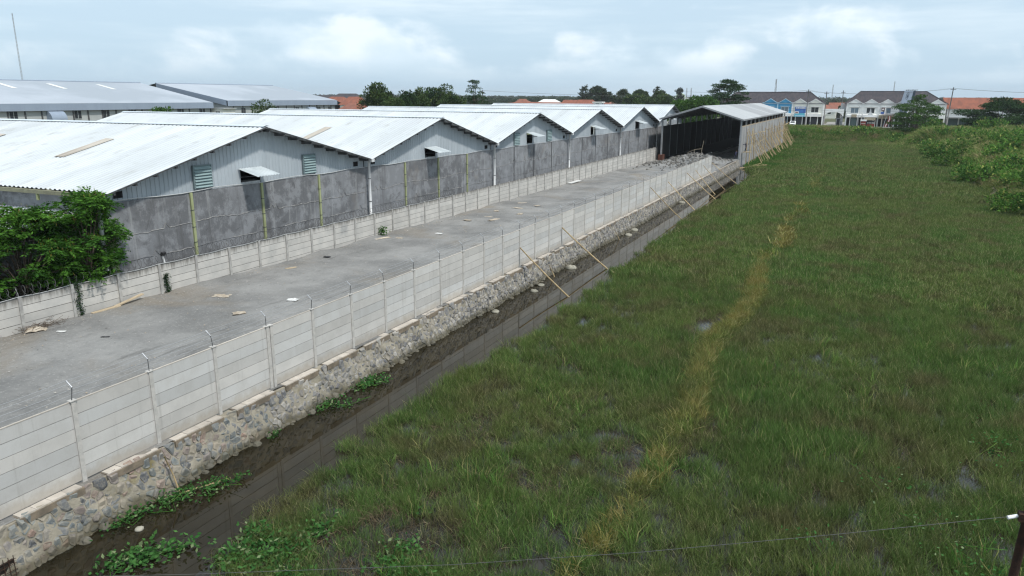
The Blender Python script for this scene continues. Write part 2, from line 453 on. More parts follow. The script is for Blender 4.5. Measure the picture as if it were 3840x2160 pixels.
def heap(x, y):
    a = 1.45 * math.exp(-(((x + 25.0) / 4.2) ** 2 + ((y - 127.5) / 4.6) ** 2)) + 0.8 * math.exp(-(((x + 21.0) / 2.4) ** 2 + ((y - 121) / 6.0) ** 2)) + 0.45 * math.exp(-(((x + 29.5) / 2.2) ** 2 + ((y - 121) / 5.0) ** 2))
    return a


def yard_h(x, y):
    zl = float(np.interp(y, [10, 20, 38, 139], [0.1, 0.1, -0.12, -0.75]))
    k = min(1, max(0, (x + 33.7) / 14.8))
    b = 0.04 * math.sin(x * 1.7 + y * 0.3) + 0.03 * math.sin(y * 1.1 - x * 0.6)
    h = heap(x, y)
    return zl * (1 - k) + b + h + h * 0.22 * math.sin(x * 3.1 + 1.3 * math.sin(y * 2.3)) * math.sin(y * 2.7)


ys_ = list(np.arange(-4, 112, 1.0)) + list(np.arange(112, 138, 0.4)) + list(np.arange(138, 222, 3.0))


def vnoise(x, y, sc, seed):
    g = np.random.default_rng(seed).random((128, 128)); u = np.asarray(x) / sc + 50; v = np.asarray(y) / sc + 20
    i = np.floor(u).astype(int); j = np.floor(v).astype(int); fu = u - i; fv = v - j; fu = fu * fu * (3 - 2 * fu); fv = fv * fv * (3 - 2 * fv)
    i %= 127; j %= 127
    return (g[i, j] * (1 - fu) + g[i + 1, j] * fu) * (1 - fv) + (g[i, j + 1] * (1 - fu) + g[i + 1, j + 1] * fu) * fv


xs_ = np.linspace(-34.9, -18.6, 92); ys_ = np.concatenate([np.arange(-4, 60, 0.28), np.arange(60, 138, 0.45), np.arange(138, 222, 3.0)])
XX, YY = np.meshgrid(xs_, ys_); ZZ = np.array([[yard_h(a, b_) for a in xs_] for b_ in ys_])
ZZ += 0.10 * (vnoise(XX, YY, 1.6, 81) - 0.5) + 0.05 * (vnoise(XX, YY, 0.5, 82) - 0.5) + 0.03 * (vnoise(XX, YY, 0.27, 83) - 0.5)
for xr, w_, ph in ((-21.3, 0.16, 0), (-22.9, 0.16, 0), (-24.2, 0.18, 1.3), (-25.8, 0.18, 1.3), (-20.2, 0.14, 2.2)):      # tyre ruts
    c_ = xr + 0.35 * np.sin(YY * 0.07 + ph) + 0.12 * np.sin(YY * 0.31 + ph); d_ = (XX - c_) / w_
    ZZ += (-0.075 * np.exp(-d_ ** 2) + 0.035 * np.exp(-(np.abs(d_) - 2) ** 2)) * (0.35 + vnoise(XX * 0, YY, 6, 84))
ZZ += 0.10 * np.exp(-((XX + 33.6) / 0.5) ** 2) * vnoise(XX, YY, 1.2, 85)
nx_ = len(xs_); V = np.stack([XX, YY, ZZ], -1).reshape(-1, 3); I_ = np.arange(len(V)).reshape(XX.shape)
F = np.stack([I_[:-1, :-1], I_[:-1, 1:], I_[1:, 1:], I_[1:, :-1]], -1).reshape(-1, 4)
link('yard', npmesh('yard', V, F, M['yard'], True))['kind'] = 'structure'
b = MB().quad((-18.7, -25, WATER_Z), (19, -25, WATER_Z), (19, 236, WATER_Z), (-18.7, 236, WATER_Z)).build('water', M['water']); b['kind'] = 'structure'
b = MB().quad((-260, 247, 1.27), (260, 247, 1.27), (260, 267.5, 1.27), (-260, 267.5, 1.27)).build('road', M['asphalt']); b['kind'] = 'structure'
b = MB().box(-90, 90, 268.2, 300, 1.0, 1.38).build('pavement', M['pavement']); b['kind'] = 'structure'
kerb = empty('kerb', (0, 268, 1.2)); kerb['kind'] = 'structure'
for i in range(64):
    x = -60 + i * 1.5
    MB().box(x, x + 1.49, 267.9, 268.25, 1.2, 1.47).build('kerb_stone', M['kerb_b'] if i % 2 else M['kerb_w'], kerb)

# ------------------------------------------------------------------ warehouses with white corrugated roofs
WX = -35.2; RX = -34.3; LEN = 40.0; SK = 0.032
APEX = [(36.96, 8.62), (59.4, 8.66), (82.3, 8.68), (105.4, 8.78), (129.0, 8.9), (152.3, 9.0)]
VAL = [(25.3, 5.68), (48.3, 5.78), (70.8, 5.8), (93.5, 5.9), (117.0, 6.0), (140.8, 6.08), (164.0, 6.1)]


def corrugated(a, b_, along, length, pitch, amp, mat, name, parent, nrm):
    """sheet from edge a->b (one rib line) repeated along a direction; ribs run a->b"""
    a = Vector(a); b_ = Vector(b_); along = Vector(along); nrm = Vector(nrm)
    n = int(length / pitch); prof = [(0.0, 0), (0.40, 0), (0.52, 1), (0.88, 1)]
    us = [((k + p) * pitch, h) for k in range(n) for p, h in prof] + [(length, 0)]
    V = []
    for u, h in us:
        d = along * u + nrm * (amp * h); V += [a + d, b_ + d]
    F = [(2 * i, 2 * i + 1, 2 * i + 3, 2 * i + 2) for i in range(len(us) - 1)]
    o = LOC[parent.name]
    me = npmesh(name, [tuple(v - o) for v in V], F, mat)
    return link(name, me, parent)


def roof_z(i, y):
    ya, za = APEX[i]
    yv, zv = VAL[i] if y < ya else VAL[i + 1]
    return za + (zv - za) * (y - ya) / (yv - ya)


W_LABELS = ['nearest white-roofed warehouse, with two green louvres flanking a canopied opening and a brown roof patch on its near slope',
            'second warehouse in the white-roofed row, canopied opening but no louvres',
            'third warehouse in the row, with narrow green louvres on both sides of its canopy',
            'fourth warehouse in the white-roofed row, beside the third downpipe',
            'fifth white-roofed warehouse, last one with its canopy in full view',
            'farthest white-roofed warehouse, gable half hidden behind the unfinished shed']
W_LABELS[0] = 'nearest white-roofed warehouse with two green louvres and brown patches on its near roof slope'
OPEN = [(35.25, 36.95, 6.0), (57.6, 59.4, 6.02), (80.3, 82.1, 6.4), (103.3, 105.2, 6.42), (127.0, 129.4, 6.5), (150.2, 152.0, 6.6)]
LOUV = {0: [(31.5, 32.9), (41.1, 42.45)], 2: [(76.55, 78.05), (86.35, 87.9)]}
alongv = Vector((-math.cos(SK), -math.sin(SK), 0))
for i in range(6):
    (ya, za), (y0, z0), (y1, z1) = APEX[i], VAL[i], VAL[i + 1]
    t = thing('warehouse', (WX, ya, 0), W_LABELS[i], 'warehouse', 'white-roofed warehouses in a row')
    # roof slopes
    for yv, zv in ((y0, z0), (y1, z1)):
        s_ = 1 if yv > ya else -1
        nr = Vector((0, s_ * (za - zv), abs(yv - ya))).normalized()
        corrugated((RX, ya, za), (RX, yv, zv), alongv, LEN, 0.36, 0.065, M['roof_white'], 'roof_slope', t, nr)
        MB().prism([(RX, ya, za - 0.015), (RX, yv, zv - 0.015), (RX, yv, zv - 0.09), (RX, ya, za - 0.09)], (-0.05, 0, 0)).build('verge_trim', M['dark_steel'], t)
        L = abs(yv - ya)
        for k in range(9):
            yy = ya + s_ * (0.35 + k * (L - 0.8) / 8); zz = za + (zv - za) * abs(yy - ya) / L
            MB().box(WX - 0.6, RX - 0.06, yy - 0.06, yy + 0.06, zz - 0.24, zz - 0.06).build('purlin', M['dark_steel'], t)
    e0 = Vector((RX + 0.03, ya, za + 0.11)); e1 = e0 + alongv * (LEN + 0.06)
    g = MB()
    for s_ in (-1, 1):
        dz = -0.32 * (za - z0) / (ya - y0)
        g.quad(e0, e1, e1 + Vector((0, 0.32 * s_, dz)), e0 + Vector((0, 0.32 * s_, dz)))
    g.build('ridge_cap', M['ridge_cap'], t)
    # gable cladding, vertical ribs, open above the doorway
    g = MB(); p = 0.3; n = int((y1 - y0 - 0.2) / p); oy0, oy1, oz = OPEN[i]
    for k in range(n + 1):
        ys = y0 + 0.1 + k * p
        for (u0, x0, u1, x1) in ((0, 0, 0.20, 0), (0.20, 0, 0.23, 0.035), (0.23, 0.035, 0.27, 0.035), (0.27, 0.035, 0.30, 0)):
            ya_, yb_ = min(ys + u0, y1), min(ys + u1, y1)
            if yb_ <= ya_: continue
            zb = oz if (oy0 < (ya_ + yb_) / 2 < oy1) else 4.6
            g.quad((WX + x0, ya_, zb), (WX + x1, yb_, zb), (WX + x1, yb_, roof_z(i, yb_) - 0.05), (WX + x0, ya_, roof_z(i, ya_) - 0.05))
    g.build('gable_cladding', M['gable'], t)
    xe = WX - LEN + 1
    MB().box(xe - 0.1, xe, y0 + 0.3, y1 - 0.3, -1.3, z0 - 0.1).build('rear_wall', M['plaster'], t)
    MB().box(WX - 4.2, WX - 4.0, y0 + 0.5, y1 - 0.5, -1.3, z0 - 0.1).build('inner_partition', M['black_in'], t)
    # rendered wall below
    pw = MB().box(WX - 0.25, WX + 0.1, y0 + 0.004 * (i > 0), y1, -1.3, 5.06).build('rendered_wall', M['plaster'], t)
    for lev, amp, x_ in ((3.2, 0.10, 0.105), (1.9, 0.06, 0.105)):
        pts = []; y = y0 + 0.1; off = 0
        while y < y1 - 0.1:
            off = off * 0.93 + rnd.gauss(0, 0.035); bumpy = 0.3 if rnd.random() < 0.025 else 0
            pts.append((y, lev + off * amp * 6 + bumpy)); y += 0.16 if bumpy == 0 else 0.24
        g = MB()
        for (a0, b0), (a1, b1) in zip(pts, pts[1:]):
            wv = 0.012 + 0.022 * rnd.random()
            wv *= 0.1 if lev < 2 and math.sin(a0 * 1.3 + i) < 0.2 else 1
            g.add([(WX + x_, a0, b0 - wv), (WX + x_, a1, b1 - wv), (WX + x_ + 0.025, a1, b1), (WX + x_ + 0.025, a0, b0), (WX + x_, a1, b1 + wv), (WX + x_, a0, b0 + wv)],
                  [(0, 1, 2, 3), (3, 2, 4, 5)])
        g.build('mortar_seam', M['seam'], pw)
    pts = [(WX + 0.14, y0 + (y1 - y0) * k / 40, 5.10 + 0.05 * math.sin(k * 0.55 + i) + 0.02 * rnd.random()) for k in range(41)]
    MB().tube(pts, 0.028, 5).build('conduit', M['cable'], t)
    # posts on the rendered wall, every quarter bay
    for k in range(1, 4):
        yy = y0 + (y1 - y0) * k / 4 + 0.12
        if i < 2:
            MB().box(WX + 0.1, WX + 0.2, yy - 0.085, yy + 0.085, 1.0, 5.04).build('green_post', M['green_post'], t)
            for zz in (2.1, 3.0, 4.0):
                MB().box(WX + 0.1, WX + 0.215, yy - 0.10, yy + 0.10, zz, zz + 0.035).build('clamp_band', M['dark_steel'], t)
        else:
            MB().box(WX + 0.1, WX + 0.15, yy - 0.04, yy + 0.04, 1.0, 5.04).build('wall_post', M['dark_steel'], t)
    if i == 0:
        MB().box(WX + 0.1, WX + 0.22, y0 + 0.25, y0 + 0.65, 0.2, 3.2).build('green_post', M['green_post'], t)
    # downpipe at the valley on the far side
    if i < 5:
        MB().tube([(WX + 0.42, y1 + 0.15, z1 - 0.15), (WX + 0.42, y1 + 0.15, 0.9)], 0.105, 10).build('downpipe', M['pvc'], t, True)
        MB().box(RX - 0.35, RX + 0.06, y1 - 0.18, y1 + 0.18, z1 - 0.22, z1 + 0.02).build('gutter_head', M['pvc'], t)
        for zz in (2.4, 4.2):
            MB().tube([(WX + 0.42, y1 + 0.15, zz), (WX + 0.42, y1 + 0.15, zz + 0.05)], 0.125, 10).build('pipe_clip', M['dark_steel'], t)
    for yy in (y0 + 0.95, y1 - 1.35):
        if i == 5 and yy > ya: continue
        MB().box(WX, WX + 0.06, yy, yy + 0.55, 5.27, 5.62).build('vent_hole', M['black_in'], t)
    # canopy over the opening
    aw = empty('canopy', (WX, ya, 0)); aw.parent = t; aw.location = (0, 0, 0); LOC[aw.name] = Vector((WX, ya, 0))
    a0 = Vector((WX + 0.05, oy0 - 0.15, oz + 0.08)); b0 = a0 + Vector((1.6, 0, -0.42))
    corrugated(a0, b0, (0, 1, 0), oy1 - oy0 + 0.35, 0.25, 0.03, M['awning'], 'canopy_sheet', aw, (0.34, 0, 0.94))
    for yy in (oy0, oy1):
        MB().rod((WX + 0.05, yy, oz - 0.45), (WX + 1.3, yy, oz - 0.33), 0.02, 5).build('canopy_strut', M['dark_steel'], aw)
    MB().box(WX - 0.9, WX - 0.02, oy0 - 0.05, oy1 + 0.05, 5.07, 5.2).build('sill', M['pvc'], t)
    for (l0, l1) in LOUV.get(i, []):
        fr = MB()
        x0, x1 = WX + 0.045, WX + 0.16; zt, zb = 6.58, 5.2; f_ = 0.07
        fr.box(x0, x1, l0, l0 + f_, zb, zt).box(x0, x1, l1 - f_, l1, zb, zt).box(x0, x1, l0 + f_, l1 - f_, zb, zb + f_).box(x0, x1, l0 + f_, l1 - f_, zt - f_, zt)
        fr.box(x0, x0 + 0.01, l0 + f_, l1 - f_, zb + f_, zt - f_)
        lo = fr.build('louvre', M['louvre_frame'], t)
        for k in range(7):
            zz = zb + f_ + 0.01 + k * (zt - zb - 2 * f_) / 7; hz = (zt - zb - 2 * f_) / 7
            MB().add([(x1 + 0.05, l0 + f_, zz), (x1 + 0.05, l1 - f_, zz), (x0 + 0.02, l1 - f_, zz + hz), (x0 + 0.02, l0 + f_, zz + hz), (x1 + 0.05, l0 + f_, zz - 0.02), (x1 + 0.05, l1 - f_, zz - 0.02)],
                     [(0, 1, 2, 3), (4, 5, 1, 0)]).build('slat', M['louvre'], lo)


def patch(i, x0, x1, y0, y1, ob):
    g = MB(); ya, za = APEX[i]; L = Vector((0, -(za - VAL[i][1]), 0))
    nr = Vector((0, -(za - VAL[i][1]), ya - VAL[i][0])).normalized() * 0.10
    for k in range(4):
        xa = x0 + (x1 - x0) * k / 4; xb = x0 + (x1 - x0) * (k + 1) / 4
        rzz = lambda x, y: roof_z(i, y - (x - RX) * SK)
        g.quad(Vector((xa, y0 + (0.05 if k % 2 else 0), rzz(xa, y0))) + nr, Vector((xb, y0, rzz(xb, y0))) + nr, Vector((xb, y1, rzz(xb, y1))) + nr, Vector((xa, y1, rzz(xa, y1))) + nr)
    g.build('skylight_sheet', M['skylight'], ob)


wh = [o for o in bpy.data.objects if o.name.startswith('warehouse')]
wh.sort(key=lambda o: o.location.y)
patch(0, -44.3, -43.45, 29.5, 33.1, wh[0]); patch(0, -55.0, -54.15, 29.4, 32.9, wh[0])
patch(1, -44.4, -43.6, 51.9, 55.4, wh[1])
# long side of the first warehouse: gutter, side wall
t0 = wh[0]
ga = Vector((RX, VAL[0][0] - 0.12, VAL[0][1] - 0.02)); gb = ga + alongv * LEN
MB().prism([ga, ga + Vector((0, -0.16, 0)), ga + Vector((0, -0.16, -0.2)), ga + Vector((0, 0, -0.2))], alongv * LEN).build('eaves_gutter', M['gutter'], t0)
MB().prism([(WX + 0.1, 25.75, -1.3), (WX + 0.1, 25.75, 5.5), (WX + 0.1, 25.5, 5.5), (WX + 0.1, 25.5, -1.3)], alongv * (LEN - 2)).build('side_wall', M['plaster'], t0)
MB().tube([(WX + 0.35, 25.1, 5.3), (WX + 0.35, 25.1, 0.2)], 0.11, 10).build('downpipe', M['pvc'], t0, True)
for k in range(3):
    c_ = ga + alongv * (5 + 9 * k); MB().box(c_.x - 0.06, c_.x + 0.06, c_.y - 0.14, c_.y - 0.02, c_.z - 0.55, c_.z - 0.2).build('gutter_drop', M['green_post'], t0)
lt = thing('lean_to_shed', (-40, 22, 0), 'low lean-to with pale corrugated roof behind the leafy trees', 'shed')
corrugated((-36.6, 25.35, 4.55), (-36.6, 17.5, 3.6), alongv, 30, 0.25, 0.05, M['roof_white'], 'roof_slope', lt, (0, -0.12, 0.99))
MB().box(-66, -36.9, 17.7, 18.0, -1.3, 3.5).build('front_wall', M['plaster'], lt)
MB().box(-37.0, -36.8, 18.0, 25.0, -1.3, 3.5).build('end_wall', M['plaster'], lt)

# ------------------------------------------------------------------ old fence with razor wire
ofn = thing('old_panel_fence', (-33.7, 20, 0), 'weathered concrete panel fence with stained top along the foot of the warehouses', 'fence')
OFX = -33.7; OT = 1.64


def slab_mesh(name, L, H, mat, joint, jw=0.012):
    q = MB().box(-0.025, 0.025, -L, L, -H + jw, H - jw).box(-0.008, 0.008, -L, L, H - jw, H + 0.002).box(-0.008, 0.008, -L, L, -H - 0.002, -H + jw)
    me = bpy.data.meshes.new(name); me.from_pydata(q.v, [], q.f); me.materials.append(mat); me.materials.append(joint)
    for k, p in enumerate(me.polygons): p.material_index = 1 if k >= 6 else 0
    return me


M['joint_new'] = pm('joint_new', (0.22, 0.215, 0.205), (0.17, 0.165, 0.16), 2, 0.95)
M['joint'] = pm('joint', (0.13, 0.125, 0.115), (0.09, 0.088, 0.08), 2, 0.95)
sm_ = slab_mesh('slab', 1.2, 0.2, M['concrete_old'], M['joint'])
pm_ = bpy.data.meshes.new('post'); q = MB().box(-0.09, 0.09, -0.075, 0.075, -2.8, 0.04); pm_.from_pydata(q.v, [], q.f); pm_.materials.append(M['post_old'])


def inst(name, me, parent, loc, rot=(0, 0, 0), sc=(1, 1, 1)):
    o = bpy.data.objects.new(name, me); COL.objects.link(o); o.parent = parent
    o.location = Vector(loc) - LOC[parent.name]; o.rotation_euler = rot; o.scale = sc; LOC[o.name] = LOC[parent.name]; return o


for i in range(-4, 48):
    y = 19.8 + 2.5 * i
    inst('post', pm_, ofn, (OFX, y, OT), (rnd.gauss(0, 0.006), rnd.gauss(0, 0.006), 0))
    if i == 47: break
    rows = int(math.ceil((OT - yard_h(OFX + 0.3, y + 1.2)) / 0.4)) + 0
    for k in range(rows):
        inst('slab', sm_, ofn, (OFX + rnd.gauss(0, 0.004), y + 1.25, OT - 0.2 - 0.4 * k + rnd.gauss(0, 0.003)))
    if i % 2 == 0 or i < 12:
        MB().tube([(OFX, y, OT), (OFX, y, OT + 0.18), (OFX - 0.14, y, OT + 0.42)], 0.017, 5).build('wire_arm', M['shed_grey'], ofn)
rz = MB(); pts = []; y = 8.5; a = 0
while y < 60:
    r_ = 0.23 + 0.03 * math.sin(y * 1.3)
    pts.append((OFX - 0.06 + r_ * math.cos(a), y, OT + 0.27 + r_ * math.sin(a))); a += 6.28318 / 10; y += 0.036
rz.tube(pts, 0.011, 4)
tag(rz.build('razor_wire', M['wire'], origin=(OFX, 20, OT)), 'coiled razor wire running along the top of the stained old fence', 'wire')
cb = MB()
for i in range(-4, 16):
    y = 19.8 + 2.5 * i
    cb.tube([(OFX + 0.06, y + 2.5 * k / 5, OT + 0.06 - 0.05 * math.sin(math.pi * k / 5)) for k in range(6)], 0.016, 5)
tag(cb.build('sagging_cable', M['cable'], origin=(OFX, 20, OT)), 'pale cable draped post to post on the old fence top', 'cable')
fl = thing('floodlight', (OFX - 0.05, 27.8, OT), 'small black floodlight on a white stub above the old fence', 'lamp')
MB().tube([(OFX - 0.05, 27.8, OT - 0.1), (OFX - 0.1, 27.72, OT + 0.42)], 0.05, 8).build('stub', M['pvc'], fl)
MB().prism([(OFX - 0.02, 27.6, OT + 0.42), (OFX - 0.02, 27.85, OT + 0.42), (OFX + 0.08, 27.85, OT + 0.6), (OFX + 0.08, 27.6, OT + 0.6)], (-0.12, 0, 0.05)).build('lamp_head', M['black_scrap'], fl)

# ------------------------------------------------------------------ new fence on the stone wall
NX = -18.85; NTZ = 2.39
nf = thing('new_panel_fence', (NX, 12, 0), 'clean pale concrete panel fence on the stone wall beside the water', 'fence')
nslab = slab_mesh('slab', 1.21, 0.1965, M['concrete_new'], M['joint_new'], 0.009)

npost = bpy.data.meshes.new('post'); q = MB().box(-0.08, 0.06, -0.065, 0.065, -2.42, 0.025).box(-0.10, 0.08, -0.10, 0.10, 0.025, 0.05); npost.from_pydata(q.v, [], q.f); npost.materials.append(M['post_new'])
PY = [12.015 + 2.5 * i for i in range(-3, 40)]
for k, y in enumerate(PY):
    inst('post', npost, nf, (NX, y, NTZ), (rnd.gauss(0, 0.004), rnd.gauss(0, 0.004), 0))
    if k == 6: inst('post', npost, nf, (NX, y + 0.19, NTZ - 0.01))
    if k < 30 or k % 3 == 0:
        j = rnd.gauss(0, 0.02)
        br = MB().tube([(NX, y, NTZ + 0.05), (NX + j, y + j, NTZ + 0.42)], 0.013, 5).build('wire_arm', M['dark_steel'], nf)
        MB().tube([(NX + j, y + j, NTZ + 0.42), (NX - 0.17 + j, y + j - 0.03, NTZ + 0.60)], 0.018, 5).build('arm_tip', M['bracket'], br)
    if k == len(PY) - 1: break
    for r_ in range(6):
        inst('slab', nslab, nf, (NX - 0.005 + rnd.gauss(0, 0.004), y + 1.25, NTZ - 0.195 - 0.393 * r_))
    MB().box(NX - 0.03, NX + 0.025, y + 0.09, y + 2.41, NTZ + 0.0, NTZ + 0.022).build('capping', M['coping'], nf)
for (dx, dz) in ((-0.17, 0.58), (-0.08, 0.5), (0.0, 0.36), (0.0, 0.2)):
    pts = []
    for k in range(len(PY) - 1):
        for s_ in range(4): pts.append((NX + dx, PY[k] + 2.5 * s_ / 4, NTZ + dz - 0.03 * math.sin(math.pi * s_ / 4)))
    MB().tube(pts, 0.0055, 4).build('barbed_wire', M['wire_new'], nf)

# ------------------------------------------------------------------ stone retaining wall
def damp(t, v, col):
    """tide mark: wet, algae-stained foot of the wall"""
    sz = N(t, 'ShaderNodeSeparateXYZ'); t.links.new(v, sz.inputs[0])
    lv = mth(t, 'ADD', sz.outputs[2], mth(t, 'MULTIPLY', tnoise(t, v, 1.7, 6, 0.65), 0.7))
    return mixc(t, mth(t, 'MULTIPLY', maprange(t, lv, -0.58, -0.95), 0.75), col, (0.075, 0.066, 0.036))


def ramp_mat(name, cols, island, rough=0.85, bump=0.4, moss=0.0):
    m_, t, bs = base_mat(name)
    src = N(t, 'ShaderNodeNewGeometry').outputs['Random Per Island'] if island else N(t, 'ShaderNodeObjectInfo').outputs['Random']
    cr = N(t, 'ShaderNodeValToRGB'); cr.color_ramp.interpolation = 'LINEAR'
    t.links.new(src, cr.inputs[0]); e = cr.color_ramp.elements
    for k, c in enumerate(cols):
        p = k / (len(cols) - 1)
        el_ = e[k] if k < 2 else e.new(p)
        el_.position = p; el_.color = (*c, 1)
    v = coords(t)
    col = mixc(t, mth(t, 'MULTIPLY', maprange(t, tnoise(t, v, 7, 6, 0.7), 0.4, 0.7), 0.5), cr.outputs[0], (0.40, 0.355, 0.28))
    if moss: col = damp(t, v, col)
    t.links.new(col, bs.inputs['Base Color']); bs.inputs['Roughness'].default_value = rough
    bn = N(t, 'ShaderNodeBump', i_Strength=bump, i_Distance=0.03); t.links.new(tnoise(t, v, 14, 6, 0.7), bn.inputs['Height']); t.links.new(bn.outputs[0], bs.inputs['Normal'])
    return m_


PAL = [(0.11, 0.125, 0.13), (0.16, 0.18, 0.18), (0.085, 0.09, 0.10), (0.20, 0.21, 0.20), (0.15, 0.155, 0.165), (0.30, 0.26, 0.20), (0.12, 0.14, 0.15), (0.24, 0.165, 0.13), (0.19, 0.20, 0.205)]
M['stone'] = ramp_mat('stone', PAL, False, moss=1)
M['stone_far'] = ramp_mat('stone_far', [(0.24, 0.235, 0.225), (0.13, 0.135, 0.145), (0.33, 0.315, 0.29), (0.09, 0.095, 0.105), (0.20, 0.20, 0.205), (0.30, 0.27, 0.225), (0.12, 0.12, 0.13), (0.38, 0.36, 0.33), (0.17, 0.17, 0.175)], True, moss=1)
M['mortar'] = pm('mortar', (0.35, 0.315, 0.25), (0.26, 0.235, 0.185), 2.2, 0.95, bump=0.9, bscale=9, c=(0.20, 0.17, 0.09), cscale=0.9, clo=0.58, chi=0.75)
_t = M['mortar'].node_tree; _b = _t.nodes['Principled BSDF']; _c = _b.inputs['Base Color'].links[0].from_socket
_t.links.new(damp(_t, coords(_t), _c), _b.inputs['Base Color'])
rw = thing('stone_retaining_wall', (-18.4, 12, -1.5), 'rubble stone retaining wall with pale coping rising from the dark canal', 'wall')
Y0W, Y1W, ZT, ZB = 5.5, 135.0, -0.14, -1.62


def face_x(y, z):
    t_ = (ZT - z) / (ZT - ZB)
    return -18.50 + 0.20 * t_ + 0.05 * math.sin(y * 1.9) * t_ + 0.035 * math.sin(y * 4.7 + z * 5) + 0.12 * t_ * math.sin(y * 0.55) ** 2


V = []; F = []; ny = int((Y1W - Y0W) / 0.16); nz = 9
nr_ = np.random.default_rng(5)
for a in range(ny + 1):
    for b_ in range(nz + 1):
        y = Y0W + a * 0.16; z = ZT + (ZB - ZT) * b_ / nz
        V.append((face_x(y, z) + nr_.normal(0, 0.018) - LOC[rw.name].x, y - LOC[rw.name].y, z - LOC[rw.name].z))
for a in range(ny):
    for b_ in range(nz):
        k = a * (nz + 1) + b_; F.append((k, k + 1, k + nz + 2, k + nz + 1))
link('mortar_core', npmesh('mortar_core', V, F, M['mortar'], True), rw)


def clip(poly, px, py, nx, ny_):
    out = []
    for i in range(len(poly)):
        a, b_ = poly[i], poly[(i + 1) % len(poly)]
        da = (a[0] - px) * nx + (a[1] - py) * ny_; db = (b_[0] - px) * nx + (b_[1] - py) * ny_
        if da <= 0: out.append(a)
        if da * db < 0:
            k = da / (da - db); out.append((a[0] + (b_[0] - a[0]) * k, a[1] + (b_[1] - a[1]) * k))
    return out


seeds = {}
y = Y0W; col_i = 0
while y < Y1W:
    cw = 0.25 + 0.0012 * (y - Y0W)
    for r_ in range(6):
        seeds[(col_i, r_)] = (y + (0.5 * (r_ % 2) + rnd.uniform(-0.48, 0.48)) * cw, ZT - 0.02 - (r_ + 0.5 + rnd.uniform(-0.42, 0.42)) * 0.24)
    y += cw; col_i += 1
stones = []
for (ci, ri), (sy, sz) in seeds.items():
    if abs(sy - 9.35) < 0.33 and sz < -0.7: continue        # drain opening
    poly = [(sy - 0.3, sz - 0.28), (sy + 0.3, sz - 0.28), (sy + 0.3, sz + 0.28), (sy - 0.3, sz + 0.28)]
    for di in (-2, -1, 0, 1, 2):
        for dj in (-2, -1, 0, 1, 2):
            q = seeds.get((ci + di, ri + dj))
            if q and (di or dj): poly = clip(poly, (sy + q[0]) / 2, (sz + q[1]) / 2, q[0] - sy, q[1] - sz)
            if len(poly) < 3: break
        if len(poly) < 3: break
    if len(poly) < 3: continue
    cx = sum(p[0] for p in poly) / len(poly); cz = sum(p[1] for p in poly) / len(poly)
    k = rnd.uniform(0.74, 1.0) if sy < 32 else rnd.uniform(0.78, 0.94)
    pl = []
    for i in range(len(poly)):                                 # one corner-cutting pass
        a, b_ = poly[i], poly[(i + 1) % len(poly)]
        for u in (0.13, 0.87): pl.append((a[0] + (b_[0] - a[0]) * u, a[1] + (b_[1] - a[1]) * u))
    pl = [(cx + (p[0] - cx) * k * rnd.uniform(0.86, 1.1), cz + (p[1] - cz) * k * rnd.uniform(0.86, 1.1)) for p in pl]
    hgt = rnd.uniform(0.0, 0.035) if sy < 32 else rnd.uniform(0.01, 0.05)
    n = len(pl); tl = rnd.uniform(-0.03, 0.03), rnd.uniform(-0.03, 0.03)
    vs = [(face_x(p[0], p[1]) - 0.03, p[0], p[1]) for p in pl]
    vs += [(face_x(p[0], p[1]) + hgt * 0.75, cx + (p[0] - cx) * 0.93, cz + (p[1] - cz) * 0.93) for p in pl]
    vs += [(face_x(cx, cz) + hgt * 1.25 + tl[0] * (p[0] - cx) * 5 + tl[1] * (p[1] - cz) * 5 + rnd.uniform(-0.008, 0.008), cx + (p[0] - cx) * 0.6, cz + (p[1] - cz) * 0.6) for p in pl]
    fs = [(i, (i + 1) % n, n + (i + 1) % n, n + i) for i in range(n)] + [(n + i, n + (i + 1) % n, 2 * n + (i + 1) % n, 2 * n + i) for i in range(n)] + [tuple(range(2 * n, 3 * n))]
    stones.append((sy, vs, fs))
stones.sort(key=lambda s_: s_[0])
for sy, vs, fs in stones[:300]: MB().add(vs, fs).build('stone', M['stone'], rw)
g = MB()
for sy, vs, fs in stones[300:]: g.add(vs, fs)
o = g.build('small_stones', M['stone_far'], rw); o['kind'] = 'stuff'
# loose lumps along the waterline
g = MB()
for k in range(170):
    y = Y0W + 1 + 128 * rnd.random(); r_ = rnd.uniform(0.06, 0.19); z = WATER_Z + rnd.uniform(-0.06, 0.08)
    if abs(y - 9.35) < 0.6: continue
    s0 = len(g.v); g.sphere((face_x(y, z) + rnd.uniform(0.0, 0.13), y, z), r_, 7, 4, 0.75)
    for j in range(s0, len(g.v)): p = g.v[j]; g.v[j] = tuple(c + rnd.uniform(-1, 1) * r_ * 0.14 for c in p)
o = g.build('foot_rubble', M['stone_far'], rw); o['kind'] = 'stuff'
# coping between the posts: tan kerb with pale brick tops
cw_ = PY + [112.0 + 2.5 * k for k in range(1, 9)]
for k, y in enumerate(cw_[:-1]):
    a, b_ = y + rnd.uniform(0.30, 0.55), y + 2.5 - rnd.uniform(0.12, 0.3)
    if k > 20: a, b_ = y + 0.12, y + 2.44
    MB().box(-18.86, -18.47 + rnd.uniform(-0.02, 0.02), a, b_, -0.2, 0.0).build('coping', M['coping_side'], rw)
    nb = 4; L = (b_ - a - 0.05) / nb
    for j in range(nb):
        MB().box(-18.80, -18.50 + rnd.uniform(-0.03, 0.012), a + 0.02 + j * L, a + 0.02 + (j + 1) * L - 0.012, 0.0, 0.035 + rnd.uniform(-0.006, 0.01)).build('brick', M['coping'], rw)
MB().box(-19.0, -18.535, Y0W, Y1W, -0.6, -0.035).build('wall_head', M['mortar'], rw)
M['red_brick_dark'] = pm('red_brick_dark', (0.035, 0.024, 0.018), (0.02, 0.016, 0.013), 4, 0.95)
